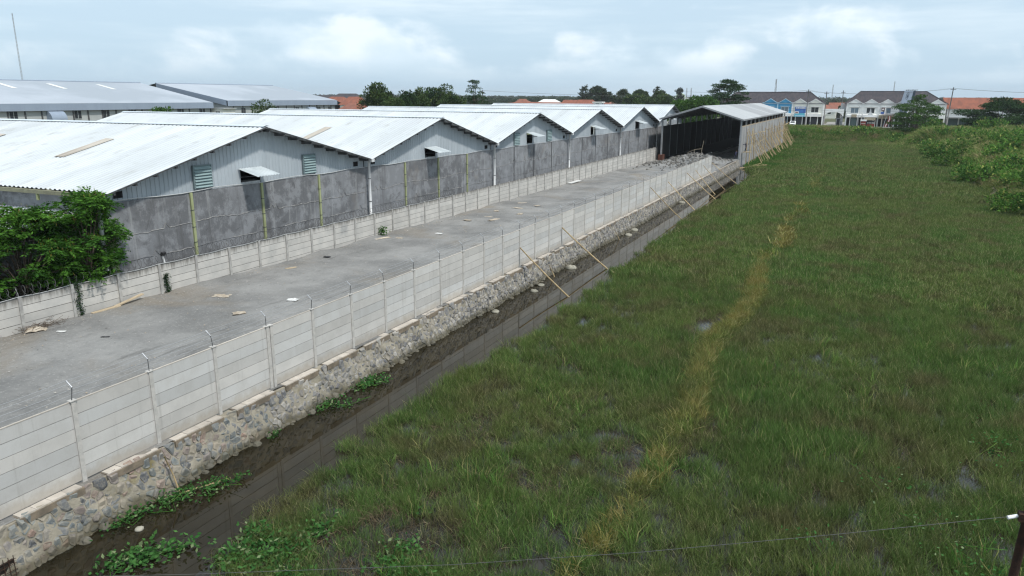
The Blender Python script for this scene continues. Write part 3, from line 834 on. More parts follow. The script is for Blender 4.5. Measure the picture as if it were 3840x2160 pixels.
# drain opening with a bent rebar grille
dr = MB().box(-18.6, -18.325, 9.14, 9.56, -1.6, -0.85).build('drain_recess', M['red_brick_dark'], rw)
for k in range(4): MB().rod((-18.22, 9.16 + k * 0.12, -1.5), (-18.30 + 0.01 * k, 9.18 + k * 0.12, -0.72), 0.010, 5).build('grille_bar', M['rust'], dr)
for k in range(5): MB().rod((-18.22 - 0.015 * k, 9.1, -1.38 + k * 0.14), (-18.22 - 0.015 * k, 9.6, -1.40 + k * 0.14 + 0.03 * (k % 2)), 0.009, 5).build('grille_bar', M['rust'], dr)
# stones standing in the shallow water
ws = [((-17.8, 48.8), 0.42, 'largest pale boulder lying in the canal below the bamboo props'), ((-17.6, 41.6), 0.26, 'flat pale stone in the canal under the first bamboo prop'),
      ((-17.8, 43.2), 0.24, 'pale stone in the canal just beyond the first bamboo prop'), ((-17.8, 36.4), 0.24, 'lone oval stone in the canal before the first bamboo prop'),
      ((-17.35, 12.4), 0.13, 'small tan stone in the shallows beside the creeping plants'), ((-17.9, 66.0), 0.35, 'grey stone at the foot of the wall past the second prop'),
      ((-17.7, 63.3), 0.33, 'dull stone in the water nearer side of the grey one past the second prop'), ((-17.9, 86.3), 0.4, 'flat stone at the wall foot between the far props')]
for (x, y), r_, lb in ws:
    g = MB().sphere((x, y, WATER_Z + 0.02), r_, 11, 7, 0.5)
    g.v = [tuple(c + rnd.uniform(-1, 1) * r_ * 0.07 for c in p) for p in g.v]
    tag(g.build('stone', pm('boulder', (0.36, 0.34, 0.28), (0.22, 0.21, 0.17), 4, 0.9, bump=0.4) if 'boulder' not in bpy.data.materials else bpy.data.materials['boulder'], None, True, (x, y, WATER_Z)), lb, 'stone', 'stones lying in the canal')

# ------------------------------------------------------------------ bamboo props leaning on the fence
PR = [((-18.74, 41.9, 1.28), (-14.7, 41.3, -1.75), 0.055, 'first bamboo prop, the one nearest the camera, leaning on the new fence'),
      ((-18.74, 49.3, 1.42), (-14.9, 49.8, -1.75), 0.06, 'second and thickest bamboo prop leaning on the new fence over the canal'),
      ((-18.74, 74.5, 1.63), (-14.6, 73.5, -1.75), 0.05, 'third bamboo prop along the new fence, its foot in open water'),
      ((-18.74, 82.2, 1.45), (-14.8, 80.8, -1.75), 0.05, 'fourth bamboo prop along the new fence'),
      ((-18.74, 92.2, 1.53), (-14.4, 91.2, -1.75), 0.05, 'fifth bamboo prop along the new fence, crossing the sixth'),
      ((-18.74, 97.6, 1.43), (-15.4, 95.9, -1.75), 0.045, 'sixth and shortest bamboo prop along the new fence'),
      ((-18.74, 102.9, 1.59), (-15.0, 101.3, -1.75), 0.045, 'seventh bamboo prop along the new fence'),
      ((-18.74, 109.5, 1.44), (-14.6, 109.6, -1.75), 0.045, 'last bamboo prop before the new fence ends')]
for a, b_, r_, lb in PR:
    a = Vector(a); b_ = Vector(b_); pts = [a.lerp(b_, k / 8) + Vector((0, 0, -0.07 * math.sin(math.pi * k / 8))) for k in range(9)]
    o = thing('bamboo_prop', tuple(b_), lb, 'pole', 'bamboo props leaning on the new fence')
    MB().tube(pts, r_ * 0.75, 7, r_).build('culm', M['bamboo'], o, True)
    for k in range(1, 8): MB().tube([pts[k] - (b_ - a).normalized() * 0.02, pts[k] + (b_ - a).normalized() * 0.02], r_ * (0.78 + 0.25 * k / 8) + 0.006, 7).build('node_ring', M['bamboo_old'], o)
for (a, b_, lb) in [((-18.25, 14.19, -0.15), (-18.0, 14.4, -1.5), 'short upright bamboo stick against the stone wall'), ((-18.0, 13.9, -1.36), (-17.1, 15.6, -1.33), 'thin bamboo stick floating beside the creeping plants'),
                    ((-18.2, 45.5, -0.5), (-17.9, 45.9, -1.45), 'short stick against the wall between the first two props'), ((-18.1, 60.2, -0.4), (-17.8, 60.9, -1.45), 'bent stick against the wall past the second prop')]:
    o = thing('bamboo_stick', b_, lb, 'stick', 'loose bamboo sticks by the wall')
    MB().tube([a, [(p + q) / 2 + 0.02 for p, q in zip(a, b_)], b_], 0.022, 6, 0.03).build('culm', M['bamboo'], o, True)
    MB().sphere([(p + q) / 2 + 0.02 for p, q in zip(a, b_)], 0.034, 6, 4).build('node_ring', M['bamboo_old'], o)

# ------------------------------------------------------------------ unfinished shed at the end of the yard
M['shed_roof'] = pm('shed_roof', (0.42, 0.435, 0.44), (0.36, 0.375, 0.385), 0.5, 0.55, stretch=(0.3, 1, 1), spec=0.4)
M['shed_roof_b'] = pm('shed_roof_b', (0.33, 0.34, 0.35), (0.28, 0.29, 0.30), 0.5, 0.6, stretch=(0.3, 1, 1), spec=0.3)
M['raw_wall'] = pm('raw_wall', (0.33, 0.335, 0.34), (0.21, 0.21, 0.215), 1.4, 0.95, stretch=(1, 3.0, 0.10), c=(0.38, 0.37, 0.36), cscale=0.5, clo=0.45, chi=0.6, bump=0.3)
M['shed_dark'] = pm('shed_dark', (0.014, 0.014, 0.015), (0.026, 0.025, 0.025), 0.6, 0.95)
M['shed_col'] = pm('shed_col', (0.30, 0.31, 0.32), (0.23, 0.24, 0.25), 2, 0.7)
M['red_brick'] = pm('red_brick', (0.14, 0.055, 0.035), (0.09, 0.04, 0.03), 2, 0.95)
sh = thing('unfinished_shed', (-25.5, 136, 0), 'open-fronted unfinished shed with pale roof, dark inside, at the yard end', 'shed')
SXL, SXR, SXA, SY0, SY1 = -32.6, -18.75, -25.55, 136.0, 217.0
ZE, ZA = 6.88, 9.1
ky = [SY0 - 0.6, SY0 + 9, SY0 + 12, SY0 + 26, SY0 + 43, SY0 + 46, SY0 + 64, SY1 + 1]
for k in range(len(ky) - 1):
    corrugated((SXA, ky[k], ZA), (SXR + 0.45, ky[k], ZE - 0.02), (0, 1, 0), ky[k + 1] - ky[k], 0.5, 0.04, M['shed_roof_b'] if k in (3, 5) else M['shed_roof'], 'roof_sheet', sh, (0.3, 0, 0.95))
    corrugated((SXA, ky[k], ZA), (SXL - 0.45, ky[k], ZE - 0.02), (0, 1, 0), ky[k + 1] - ky[k], 0.5, 0.04, M['shed_roof'], 'roof_sheet', sh, (-0.3, 0, 0.95))
for s_, xe in ((1, SXR), (-1, SXL)):
    xo = xe + 0.45 * s_
    MB().prism([(SXA, SY0 - 0.62, ZA - 0.02), (xo, SY0 - 0.62, ZE - 0.06), (xo, SY0 - 0.62, ZE - 0.3), (SXA, SY0 - 0.62, ZA - 0.28)], (0, 0.08, 0)).build('barge_board', M['shed_col'], sh)
    MB().box(xo - 0.08, xo + 0.08, SY0 - 0.7, SY1 + 1, ZE - 0.22, ZE - 0.06).build('eaves_beam', M['shed_col'], sh)
    for k in range(14):
        y = SY0 + k * 6.2
        MB().box(xe - 0.13, xe + 0.13, y - 0.15, y + 0.15, -0.6, ZE - 0.2).build('column', M['shed_col'], sh)
        MB().prism([(SXA, y - 0.08, ZA - 0.05), (xe, y - 0.08, ZE - 0.1), (xe, y - 0.08, ZE - 0.42), (SXA, y - 0.08, ZA - 0.35)], (0, 0.16, 0)).build('rafter', M['dark_steel'], sh)
MB().box(SXR - 0.08, SXR + 0.1, SY0 + 0.6, SY1, -1.6, 5.55).build('raw_side_wall', M['raw_wall'], sh)
MB().box(SXR - 0.1, SXR + 0.12, SY0 + 0.6, SY1, 5.55, 5.68).build('wall_beam', M['timber'], sh)
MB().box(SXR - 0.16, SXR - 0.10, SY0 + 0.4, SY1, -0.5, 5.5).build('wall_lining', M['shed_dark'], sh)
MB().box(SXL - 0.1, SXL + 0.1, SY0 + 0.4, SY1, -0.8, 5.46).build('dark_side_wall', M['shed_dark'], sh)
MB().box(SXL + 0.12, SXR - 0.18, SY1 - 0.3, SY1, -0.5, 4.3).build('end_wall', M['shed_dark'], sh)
MB().box(-22.6, SXR - 0.2, SY1 - 6.3, SY1 - 6.1, 2.9, 6.6).build('brick_infill', M['red_brick'], sh)
MB().box(-24.4, -22.7, SY1 - 6.4, SY1 - 6.2, 2.4, 6.6).build('block_infill', M['shed_col'], sh)
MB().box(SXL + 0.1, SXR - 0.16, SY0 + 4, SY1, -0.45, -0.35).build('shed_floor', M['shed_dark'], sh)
for z in (5.6,): MB().box(-22.6, SXR - 0.2, SY1 - 6.6, SY1 - 6.45, 3.9, 4.02).build('timber_rail', M['timber'], sh)
MB().box(-33.0, -32.1, 135.4, 136.8, -0.9, 0.35).build('footing', M['red_brick'], sh)
# bamboo scaffold along the outside of the shed wall
sc = thing('bamboo_scaffold', (-17.8, 140, -1.4), 'dense bamboo scaffolding with raking poles along the shed side wall', 'scaffold')
for k in range(54):
    y = 140.5 + k * 1.42 + rnd.uniform(-0.4, 0.4); top = rnd.uniform(3.6, 5.7)
    x = SXR + rnd.uniform(0.5, 1.6)
    MB().rod((x + rnd.uniform(-0.1, 0.5), y + rnd.uniform(-0.5, 0.5), -1.7), (x - 0.15, y + rnd.uniform(-0.35, 0.35), top), 0.042, 5, 0.03).build('upright', M['bamboo'] if k % 3 else M['bamboo_old'], sc)
for k in range(36):
    y = 141 + k * 2.1 + rnd.uniform(-0.7, 0.7)
    MB().rod((SXR + rnd.uniform(3.2, 4.6), y + rnd.uniform(-1.2, 0.6), -1.7), (SXR + 0.35, y + rnd.uniform(-0.3, 0.5), rnd.uniform(2.6, 4.6)), 0.062, 5, 0.045).build('raker', M['bamboo'], sc)
for z in (2.5, 3.9):
    y = 140.0
    while y < 214:
        L = rnd.uniform(5, 9)
        MB().rod((SXR + 1.15 + rnd.uniform(-0.3, 0.3), y, z + rnd.uniform(-0.25, 0.25)), (SXR + 1.15 + rnd.uniform(-0.3, 0.3), y + L, z + rnd.uniform(-0.25, 0.25)), 0.05, 5).build('ledger', M['bamboo'] if rnd.random() < 0.5 else M['bamboo_old'], sc)
        y += L * 0.85
for k in range(9):
    MB().rod((SXR + 0.4 + 0.3 * k, 134.0 + rnd.uniform(-1, 1.5), -1.35 + 0.05 * k), (SXR + 2.6 + rnd.uniform(0, 2.4), 133.4 + rnd.uniform(0, 4), -1.3 + rnd.uniform(0, 0.7)), 0.045, 5).build('loose_pole', M['bamboo'], sc)
MB().rod((SXR + 1.5, 137.5, -1.7), (SXR + 1.8, 138.3, 5.4), 0.06, 6).build('upright', M['bamboo'], sc)
MB().rod((SXR + 0.8, 139.5, -1.7), (SXR + 0.8, 139.3, 5.2), 0.06, 6).build('upright', M['bamboo'], sc)
MB().box(SXR + 0.3, SXR + 1.7, 138.0, 139.6, 1.1, 1.18).build('plank_deck', M['timber'], sc)


# ------------------------------------------------------------------ people
def body_mat(name, shirt, trousers, skin=(0.20, 0.11, 0.07), hair=(0.012, 0.011, 0.010), h=1.66):
    m_, t, bs = base_mat(name)
    s_ = N(t, 'ShaderNodeSeparateXYZ'); t.links.new(N(t, 'ShaderNodeTexCoord').outputs['Object'], s_.inputs[0])
    z = s_.outputs[2]
    c = mixc(t, mth(t, 'GREATER_THAN', z, 0.53 * h), trousers, shirt)
    c = mixc(t, mth(t, 'GREATER_THAN', z, 0.855 * h), c, skin)
    c = mixc(t, mth(t, 'GREATER_THAN', z, 0.955 * h), c, hair)
    c = mixc(t, mth(t, 'LESS_THAN', z, 0.04 * h), c, (0.03, 0.025, 0.02))
    t.links.new(c, bs.inputs['Base Color']); bs.inputs['Roughness'].default_value = 0.85
    return m_


def person(loc, rz, mat, J, label, sit=False):
    """J: joint positions of a 1.66 m figure; grown with a Skin modifier into one surface"""
    names = list(J); V = [J[n][0] for n in names]; rad = [J[n][1] for n in names]; ix = {n: i for i, n in enumerate(names)}
    E = [('pelvis', 'waist'), ('waist', 'chest'), ('chest', 'neck'), ('neck', 'head'), ('head', 'crown')]
    for s_ in 'lr': E += [('pelvis', 'hip' + s_), ('hip' + s_, 'knee' + s_), ('knee' + s_, 'ankle' + s_), ('ankle' + s_, 'toe' + s_), ('chest', 'sho' + s_), ('sho' + s_, 'elb' + s_), ('elb' + s_, 'wri' + s_), ('wri' + s_, 'hand' + s_)]
    me = bpy.data.meshes.new('person'); me.from_pydata(V, [(ix[a], ix[b_]) for a, b_ in E], [])
    me.materials.append(mat)
    o = bpy.data.objects.new('person', me); COL.objects.link(o); o.location = loc; o.rotation_euler = (0, 0, rz)
    md = o.modifiers.new('skin', 'SKIN'); sv = me.skin_vertices[0].data
    for i, r_ in enumerate(rad): sv[i].radius = (r_, r_)
    sv[ix['pelvis']].use_root = True
    s2 = o.modifiers.new('sub', 'SUBSURF'); s2.levels = 1; s2.render_levels = 1
    tag(o, label, 'person'); return o


def joints(arm=0.0, bend=0.0, step=0.12):
    """facing +y; arm raises both hands forward, bend leans the trunk"""
    c, s_ = math.sin(bend), math.cos(bend)
    up_ = lambda h, x=0.0, f=0.0: (x, (h - 0.86) * c + f, 0.86 + (h - 0.86) * s_)
    J = {'pelvis': ((0, 0, 0.88), 0.13), 'waist': (up_(1.02), 0.125), 'chest': (up_(1.25), 0.145), 'neck': (up_(1.42), 0.055), 'head': (up_(1.53, 0, 0.02), 0.085), 'crown': (up_(1.62, 0, 0.01), 0.07)}
    for k, sg in (('l', -1), ('r', 1)):
        st = step * sg
        J['hip' + k] = ((0.10 * sg, 0, 0.84), 0.095); J['knee' + k] = ((0.11 * sg, st * 0.5 + 0.03, 0.46), 0.065); J['ankle' + k] = ((0.11 * sg, st, 0.09), 0.045); J['toe' + k] = ((0.12 * sg, st + 0.16, 0.035), 0.04)
        J['sho' + k] = (up_(1.36, 0.18 * sg), 0.06); e = up_(1.10, 0.22 * sg, 0.05 + arm * 0.2); J['elb' + k] = ((e[0], e[1], e[2] + arm * 0.12), 0.045)
        h_ = up_(0.88 + arm * 0.42, 0.20 * sg, 0.10 + arm * 0.38); J['wri' + k] = (h_, 0.034); J['hand' + k] = ((h_[0], h_[1] + 0.05, h_[2] - 0.05 + arm * 0.07), 0.036)
    return J


navy = body_mat('work_clothes', (0.018, 0.020, 0.055), (0.02, 0.02, 0.04))
person((SXR + 0.75, 138.7, 1.18), R(90), navy, joints(1.0, 0.1), 'worker in dark navy clothes standing on the scaffold plank facing the wall')
person((SXR - 0.5, 135.3, -0.02), R(-20), navy, joints(0.5, 0.5), 'worker in dark clothes stooping at the foot of the shed corner column')

# ------------------------------------------------------------------ things lying in the yard
def sheet(name, x, y, w_, d_, mat, label, cat, rz=0.0, hgt=0.10, group=None, z=None):
    """a crumpled thin sheet with real thickness"""
    r2 = random.Random(int(x * 91 + y * 17)); n = 7; z0 = (yard_h(x, y) if z is None else z) + 0.015
    g = MB(); ca, sa = math.cos(rz), math.sin(rz); top = []
    for j in range(n):
        for i in range(n):
            u = (i / (n - 1) - 0.5) * w_ * r2.uniform(0.86, 1.1); v = (j / (n - 1) - 0.5) * d_ * r2.uniform(0.86, 1.1)
            edge = 1 - max(abs(i / (n - 1) - 0.5), abs(j / (n - 1) - 0.5)) * 1.4
            top.append((x + ca * u - sa * v, y + sa * u + ca * v, z0 + hgt * edge * r2.uniform(0.2, 1)))
    bot = [(p[0], p[1], p[2] - 0.012) for p in top]
    fs = []
    for j in range(n - 1):
        for i in range(n - 1):
            k = j * n + i; fs += [(k, k + 1, k + n + 1, k + n), (k + n * n, k + n * n + n, k + n * n + n + 1, k + n * n + 1)]
    g.add(top + bot, fs)
    return tag(g.build(name, mat, None, False, (x, y, z0)), label, cat, group)


G = 'paper sacks and scraps in the yard'
sheet('paper_sack', -30.4, 28.4, 0.95, 0.62, M['paper'], 'large torn tan paper sack lying in the open yard', 'sack', 0.3, 0.14, G)
sheet('paper_sack', -27.1, 26.3, 0.62, 0.5, M['paper'], 'smaller crumpled paper sack toward the new fence', 'sack', 0.9, 0.14, G)
sheet('paper_sack', -31.7, 35.4, 0.75, 0.32, M['timber'], 'narrow flat board-like scrap near the old fence', 'scrap', 1.3, 0.05, G)
sheet('plastic_bag', -26.4, 29.4, 0.6, 0.45, M['white_scrap'], 'white plastic bag lying in the tyre ruts', 'bag', 0.2, 0.16, G)
sheet('rag', -32.0, 20.4, 0.42, 0.2, M['white_scrap'], 'small white rag beside the heap of dead twigs', 'rag', 0.4, 0.05, G)
sheet('rubber_scrap', -29.6, 20.8, 0.40, 0.12, M['black_scrap'], 'black rubber scrap in the near yard', 'scrap', 0.5, 0.05, G)
sheet('rubber_scrap', -32.0, 39.3, 0.5, 0.3, M['black_scrap'], 'black scrap out in the yard near the old fence', 'scrap', 0.1, 0.06, G)
sheet('paper_sack', -32.6, 46.6, 1.6, 0.45, M['paper'], 'long strewn paper beside the weed at the old fence', 'paper', 1.2, 0.1, G)
sheet('paper_sack', -31.6, 47.6, 0.6, 0.4, M['paper'], 'crumpled paper out from the weed at the old fence', 'paper', 0.2, 0.08, G)
sheet('white_plate', -29.8, 50.6, 0.6, 0.4, M['white_scrap'], 'round white plate-like scrap alone in mid yard', 'scrap', 0, 0.03, G)
for k, (x, y) in enumerate([(-30.9, 57.5), (-30.2, 60.2), (-28.9, 58.8), (-31.2, 64.0), (-30.0, 66.5), (-31.0, 70.2), (-29.0, 69.0), (-28.2, 63.0)]):
    sheet('paper_sack', x, y, 0.7 + 0.3 * (k % 3), 0.5, M['paper'], ['first', 'second', 'third', 'fourth', 'fifth', 'sixth', 'seventh', 'eighth'][k] + ' tan paper scrap of the scatter past mid yard, counted by distance', 'paper', k * 0.7, 0.1, G)
sheet('paper_sack', -33.2, 20.05, 0.85, 0.5, M['paper'], 'tan paper sack on the dead twigs at the old fence', 'sack', 0.9, 0.28, G)


def plank(a, b_, w_, th, label, mat=None):
    a = Vector(a); b_ = Vector(b_); d = (b_ - a).normalized(); s_ = d.cross(Vector((0, 0, 1))).normalized() * w_ / 2; u = Vector((0, 0, th))
    o = MB().add([a - s_, a + s_, b_ + s_, b_ - s_, a - s_ + u, a + s_ + u * 0.8, b_ + s_ + u, b_ - s_ + u * 1.2], [(3, 2, 1, 0), (4, 5, 6, 7), (0, 1, 5, 4), (1, 2, 6, 5), (2, 3, 7, 6), (3, 0, 4, 7)])
    return tag(o.build('plank', mat or M['timber'], None, False, tuple(a)), label, 'plank', 'planks lying along the old fence')


plank((-33.3, 22.9, 0.11), (-33.25, 24.4, 0.13), 0.22, 0.05, 'short yellowish plank lying flat at the old fence foot')
plank((-33.35, 24.2, 0.12), (-33.4, 25.9, 0.36), 0.2, 0.05, 'longer pale plank with its far end raised against the old fence')
plank((-33.2, 89.6, -0.28), (-33.0, 93.0, -0.24), 0.5, 0.08, 'long white board lying far along the old fence foot', M['white_scrap'])
# heap of dead twigs
g = MB()
for k in range(150):
    x, y = -33.3 + rnd.gauss(0, 0.12), 20.3 + rnd.gauss(0, 0.55); z = 0.12 + abs(rnd.gauss(0, 0.10)); a = rnd.uniform(0, 6.28); L = rnd.uniform(0.15, 0.5)
    g.rod((x, y, z), (x + L * math.cos(a) * 0.5, y + L * math.sin(a), z + rnd.uniform(-0.08, 0.2)), 0.008, 3)
tag(g.build('twig_heap', M['bark'], None, False, (-33.3, 20.3, 0.1)), 'heap of dead brown twigs piled against the old fence', 'twigs', kind='stuff')
# fine litter, gravel clods
LV = []; LF = []
for k in range(2600):
    near = k < 1700
    x = rnd.uniform(-33.4, -19.3); y = rnd.uniform(14, 60) if near else rnd.uniform(50, 132)
    if rnd.random() < 0.3: x = -33.45 + abs(rnd.gauss(0, 0.35))
    r_ = rnd.uniform(0.02, 0.06) * (1 if near else 1.7); z = yard_h(x, y); o_ = len(LV); a = rnd.uniform(0, 6.28)
    LV += [(x + r_ * math.cos(a), y + r_ * math.sin(a), z), (x + r_ * math.cos(a + 2.1), y + r_ * math.sin(a + 2.1), z), (x + r_ * math.cos(a + 4.2), y + r_ * math.sin(a + 4.2), z), (x, y, z + r_ * rnd.uniform(0.4, 0.9))]
    LF += [(o_, o_ + 1, o_ + 3), (o_ + 1, o_ + 2, o_ + 3), (o_ + 2, o_, o_ + 3)]
M['rubble'] = ramp_mat('rubble', [(0.09, 0.09, 0.09), (0.13, 0.128, 0.124), (0.06, 0.06, 0.06), (0.16, 0.155, 0.148), (0.11, 0.108, 0.104)], True)
M['litter'] = ramp_mat('litter', [(0.30, 0.29, 0.27), (0.12, 0.12, 0.12), (0.42, 0.40, 0.37), (0.2, 0.2, 0.19), (0.34, 0.27, 0.2), (0.16, 0.16, 0.16)], True)
tag(link('gravel_litter', npmesh('gravel_litter', LV, LF, M['litter'])), 'loose stones and scraps strewn over the grey yard', 'gravel', kind='stuff')
# rubble on the heap
g = MB()
for k in range(800):
    x, y = rnd.gauss(-25, 4.0), rnd.gauss(125.5, 4.5)
    if not (-33 < x < -18.9) or y > 136: continue
    r_ = rnd.uniform(0.07, 0.26); s0 = len(g.v); g.sphere((x, y, yard_h(x, y) + r_ * 0.25), r_, 5, 3, 0.7)
    for j in range(s0, len(g.v)): g.v[j] = tuple(c + rnd.uniform(-1, 1) * r_ * 0.25 for c in g.v[j])
tag(g.build('rubble', M['rubble']), 'broken grey rubble heaped in front of the shed', 'rubble', kind='stuff')
o = thing('makeshift_barrier', (-25.6, 131, 0), 'crooked bamboo barrier standing on the rubble before the shed', 'barrier')
MB().tube([(-26.8, 131.2, 1.2), (-25.6, 131.2, 1.75), (-24.4, 131.6, 1.95)], 0.05, 5).build('rail', M['bamboo_old'], o)
MB().rod((-24.6, 131.6, 0.6), (-24.2, 131.6, 3.3), 0.045, 5).build('upright', M['bamboo_old'], o)
MB().rod((-25.7, 131.2, 0.6), (-25.6, 131.2, 1.8), 0.045, 5).build('upright', M['bamboo_old'], o)

# ------------------------------------------------------------------ vegetation helpers
def unit(v): return v / np.maximum(1e-6, np.linalg.norm(v, axis=1, keepdims=True))


def leaf_arrays(P, D, L, W, g):
    """rhombic leaves: P bases, D long axes"""
    n = len(P); s_ = unit(np.cross(D, unit(g.normal(size=(n, 3)) * 0.7 + np.array([0, 0, 1.0]))))
    L = np.broadcast_to(L, (n,))[:, None]; W = np.broadcast_to(W, (n,))[:, None]
    mid = P + D * L * 0.45
    V = np.stack([P, mid + s_ * W / 2, P + D * L, mid - s_ * W / 2], 1).reshape(-1, 3)
    return V, np.arange(4 * n).reshape(-1, 4)


def clump_leaves(g, clumps, per, L, W, upb=0.3, droop=0.0, shell=0.55):
    Ps = []; Ds = []
    for (c, r_) in clumps:
        r_ = np.array(r_, float); k = max(6, int(per * (r_[0] * r_[1] * r_[2]) ** (2 / 3.0)))
        d = unit(g.normal(size=(k, 3))); rad = (shell + (1 - shell) * g.random((k, 1)) ** 0.6)
        Ps.append(np.array(c) + d * r_ * rad); Ds.append(unit(d * 0.8 + g.normal(size=(k, 3)) * 0.6 + np.array([0, 0, upb - droop])))
    P = np.concatenate(Ps); D = np.concatenate(Ds); n = len(P)
    return leaf_arrays(P, D, L * g.uniform(0.6, 1.3, n), W * g.uniform(0.6, 1.3, n), g)


def tree_root(name, loc, label, cat, crown_me, trunk, group=None, extra=None, bark=None):
    o = thing(name, loc, label, cat, group)
    c = bpy.data.objects.new('crown', crown_me); COL.objects.link(c); c.parent = o; LOC[c.name] = Vector(loc)
    tb = MB()
    for pts, r0, r1 in trunk: tb.tube([Vector(p) + Vector(loc) for p in pts], r0, 7, r1)
    tb.build('trunk', bark or M['bark'], o, True)
    if extra:
        e = bpy.data.objects.new(extra[0], extra[1]); COL.objects.link(e); e.parent = o; LOC[e.name] = Vector(loc)
    return o


def crown_broad(seed, w_, h, base, n=26, L=0.5, mat=None, per=26, flat=1.0):
    g = np.random.default_rng(seed); cl = []; tr = []
    for k in range(n):
        a = g.random() * 6.283; u = g.random() ** 0.5; zz = g.random()
        prof = math.sin(math.pi * (0.18 + 0.75 * zz)) ** 0.7
        c = (w_ / 2 * 0.72 * u * prof * math.cos(a), w_ / 2 * 0.72 * u * prof * math.sin(a), base + (h - base) * (0.08 + 0.84 * zz))
        r_ = w_ * g.uniform(0.12, 0.21); cl.append((c, (r_, r_, r_ * g.uniform(0.55, 0.85) * flat)))
        if k % 3 == 0: tr.append(([(0, 0, base * 0.7), (c[0] * 0.5, c[1] * 0.5, (base + c[2]) / 2), c], 0.12, 0.03))
    V, F = clump_leaves(g, cl, per, L, L * 0.55)
    tr.insert(0, ([(0, 0, -0.6), (0.05 * w_ * 0.1, 0, base * 0.5), (0, 0, base + (h - base) * 0.6)], 0.025 * h + 0.06, 0.06))
    return npmesh('crown', V, F, mat), tr


def crown_layered(seed, w_, h, base, layers=7, L=0.5, mat=None, per=26, dome=True):
    """flat horizontal pads of foliage on spreading limbs, gaps between them"""
    g = np.random.default_rng(seed); cl = []; tr = []
    for k in range(layers):
        zf = k / (layers - 1); z = base + (h - base) * zf
        rad = w_ / 2 * (float(np.interp(zf, [0, 0.2, 0.5, 0.75, 1], [0.85, 1.0, 0.85, 0.6, 0.2])) if dome else (1.0 - 0.75 * zf)) * g.uniform(0.8, 1.12)
        npad = max(2, int(3 + 7 * rad / w_ * 2))
        for j in range(npad):
            a = 6.283 * (j + g.random() * 0.8) / npad; rr = rad * g.uniform(0.35, 0.98)
            c = (rr * math.cos(a), rr * math.sin(a), z + g.normal() * 0.05 * (h - base) - 0.05 * rr); r_ = w_ * g.uniform(0.07, 0.14)
            cl.append((c, (r_ * g.uniform(0.8, 1.3), r_, r_ * g.uniform(0.14, 0.24))))
            if j % 2 == 0: tr.append(([(0, 0, base * 0.6), (c[0] * 0.55, c[1] * 0.55, c[2] * 0.75 + base * 0.15), (c[0], c[1], c[2] - 0.1)], 0.11, 0.03))
    V, F = clump_leaves(g, cl, per, L, L * 0.5, upb=0.1, shell=0.15)
    tr.insert(0, ([(0, 0, -0.6), (0.1, 0, base * 0.6), (0, 0, base + (h - base) * 0.5)], 0.03 * h + 0.05, 0.08))
    return npmesh('crown', V, F, mat), tr


M['leaf_near'] = leaf_mat('leaf_near', (0.034, 0.095, 0.018), (0.085, 0.20, 0.03), None, 0.9, 0.3, 0.45)
M['leaf_mid'] = leaf_mat('leaf_mid', (0.026, 0.055, 0.018), (0.062, 0.105, 0.030), (0.10, 0.12, 0.045), 0.3, 0.15, 0.4, 0.2)
M['leaf_dark'] = leaf_mat('leaf_dark', (0.018, 0.044, 0.018), (0.045, 0.088, 0.030), None, 0.3, 0.15, 0.4)
M['leaf_bright'] = leaf_mat('leaf_bright', (0.035, 0.085, 0.018), (0.075, 0.15, 0.03), None, 0.4, 0.25, 0.4)
M['leaf_shrub'] = leaf_mat('leaf_shrub', (0.045, 0.115, 0.024), (0.105, 0.215, 0.04), (0.19, 0.21, 0.06), 0.6, 0.25, 0.4, 0.25)
M['leaf_water'] = leaf_mat('leaf_water', (0.030, 0.100, 0.026), (0.065, 0.155, 0.042), (0.14, 0.18, 0.09), 2.0, 0.2, 0.35)
M['leaf_far'] = leaf_mat('leaf_far', (0.022, 0.042, 0.022), (0.045, 0.070, 0.032), (0.08, 0.085, 0.05), 0.02, 0.1, 0.4, 0.3)
M['pods'] = leaf_mat('pods', (0.16, 0.11, 0.03), (0.24, 0.22, 0.05), None, 2, 0.2, 0.4)


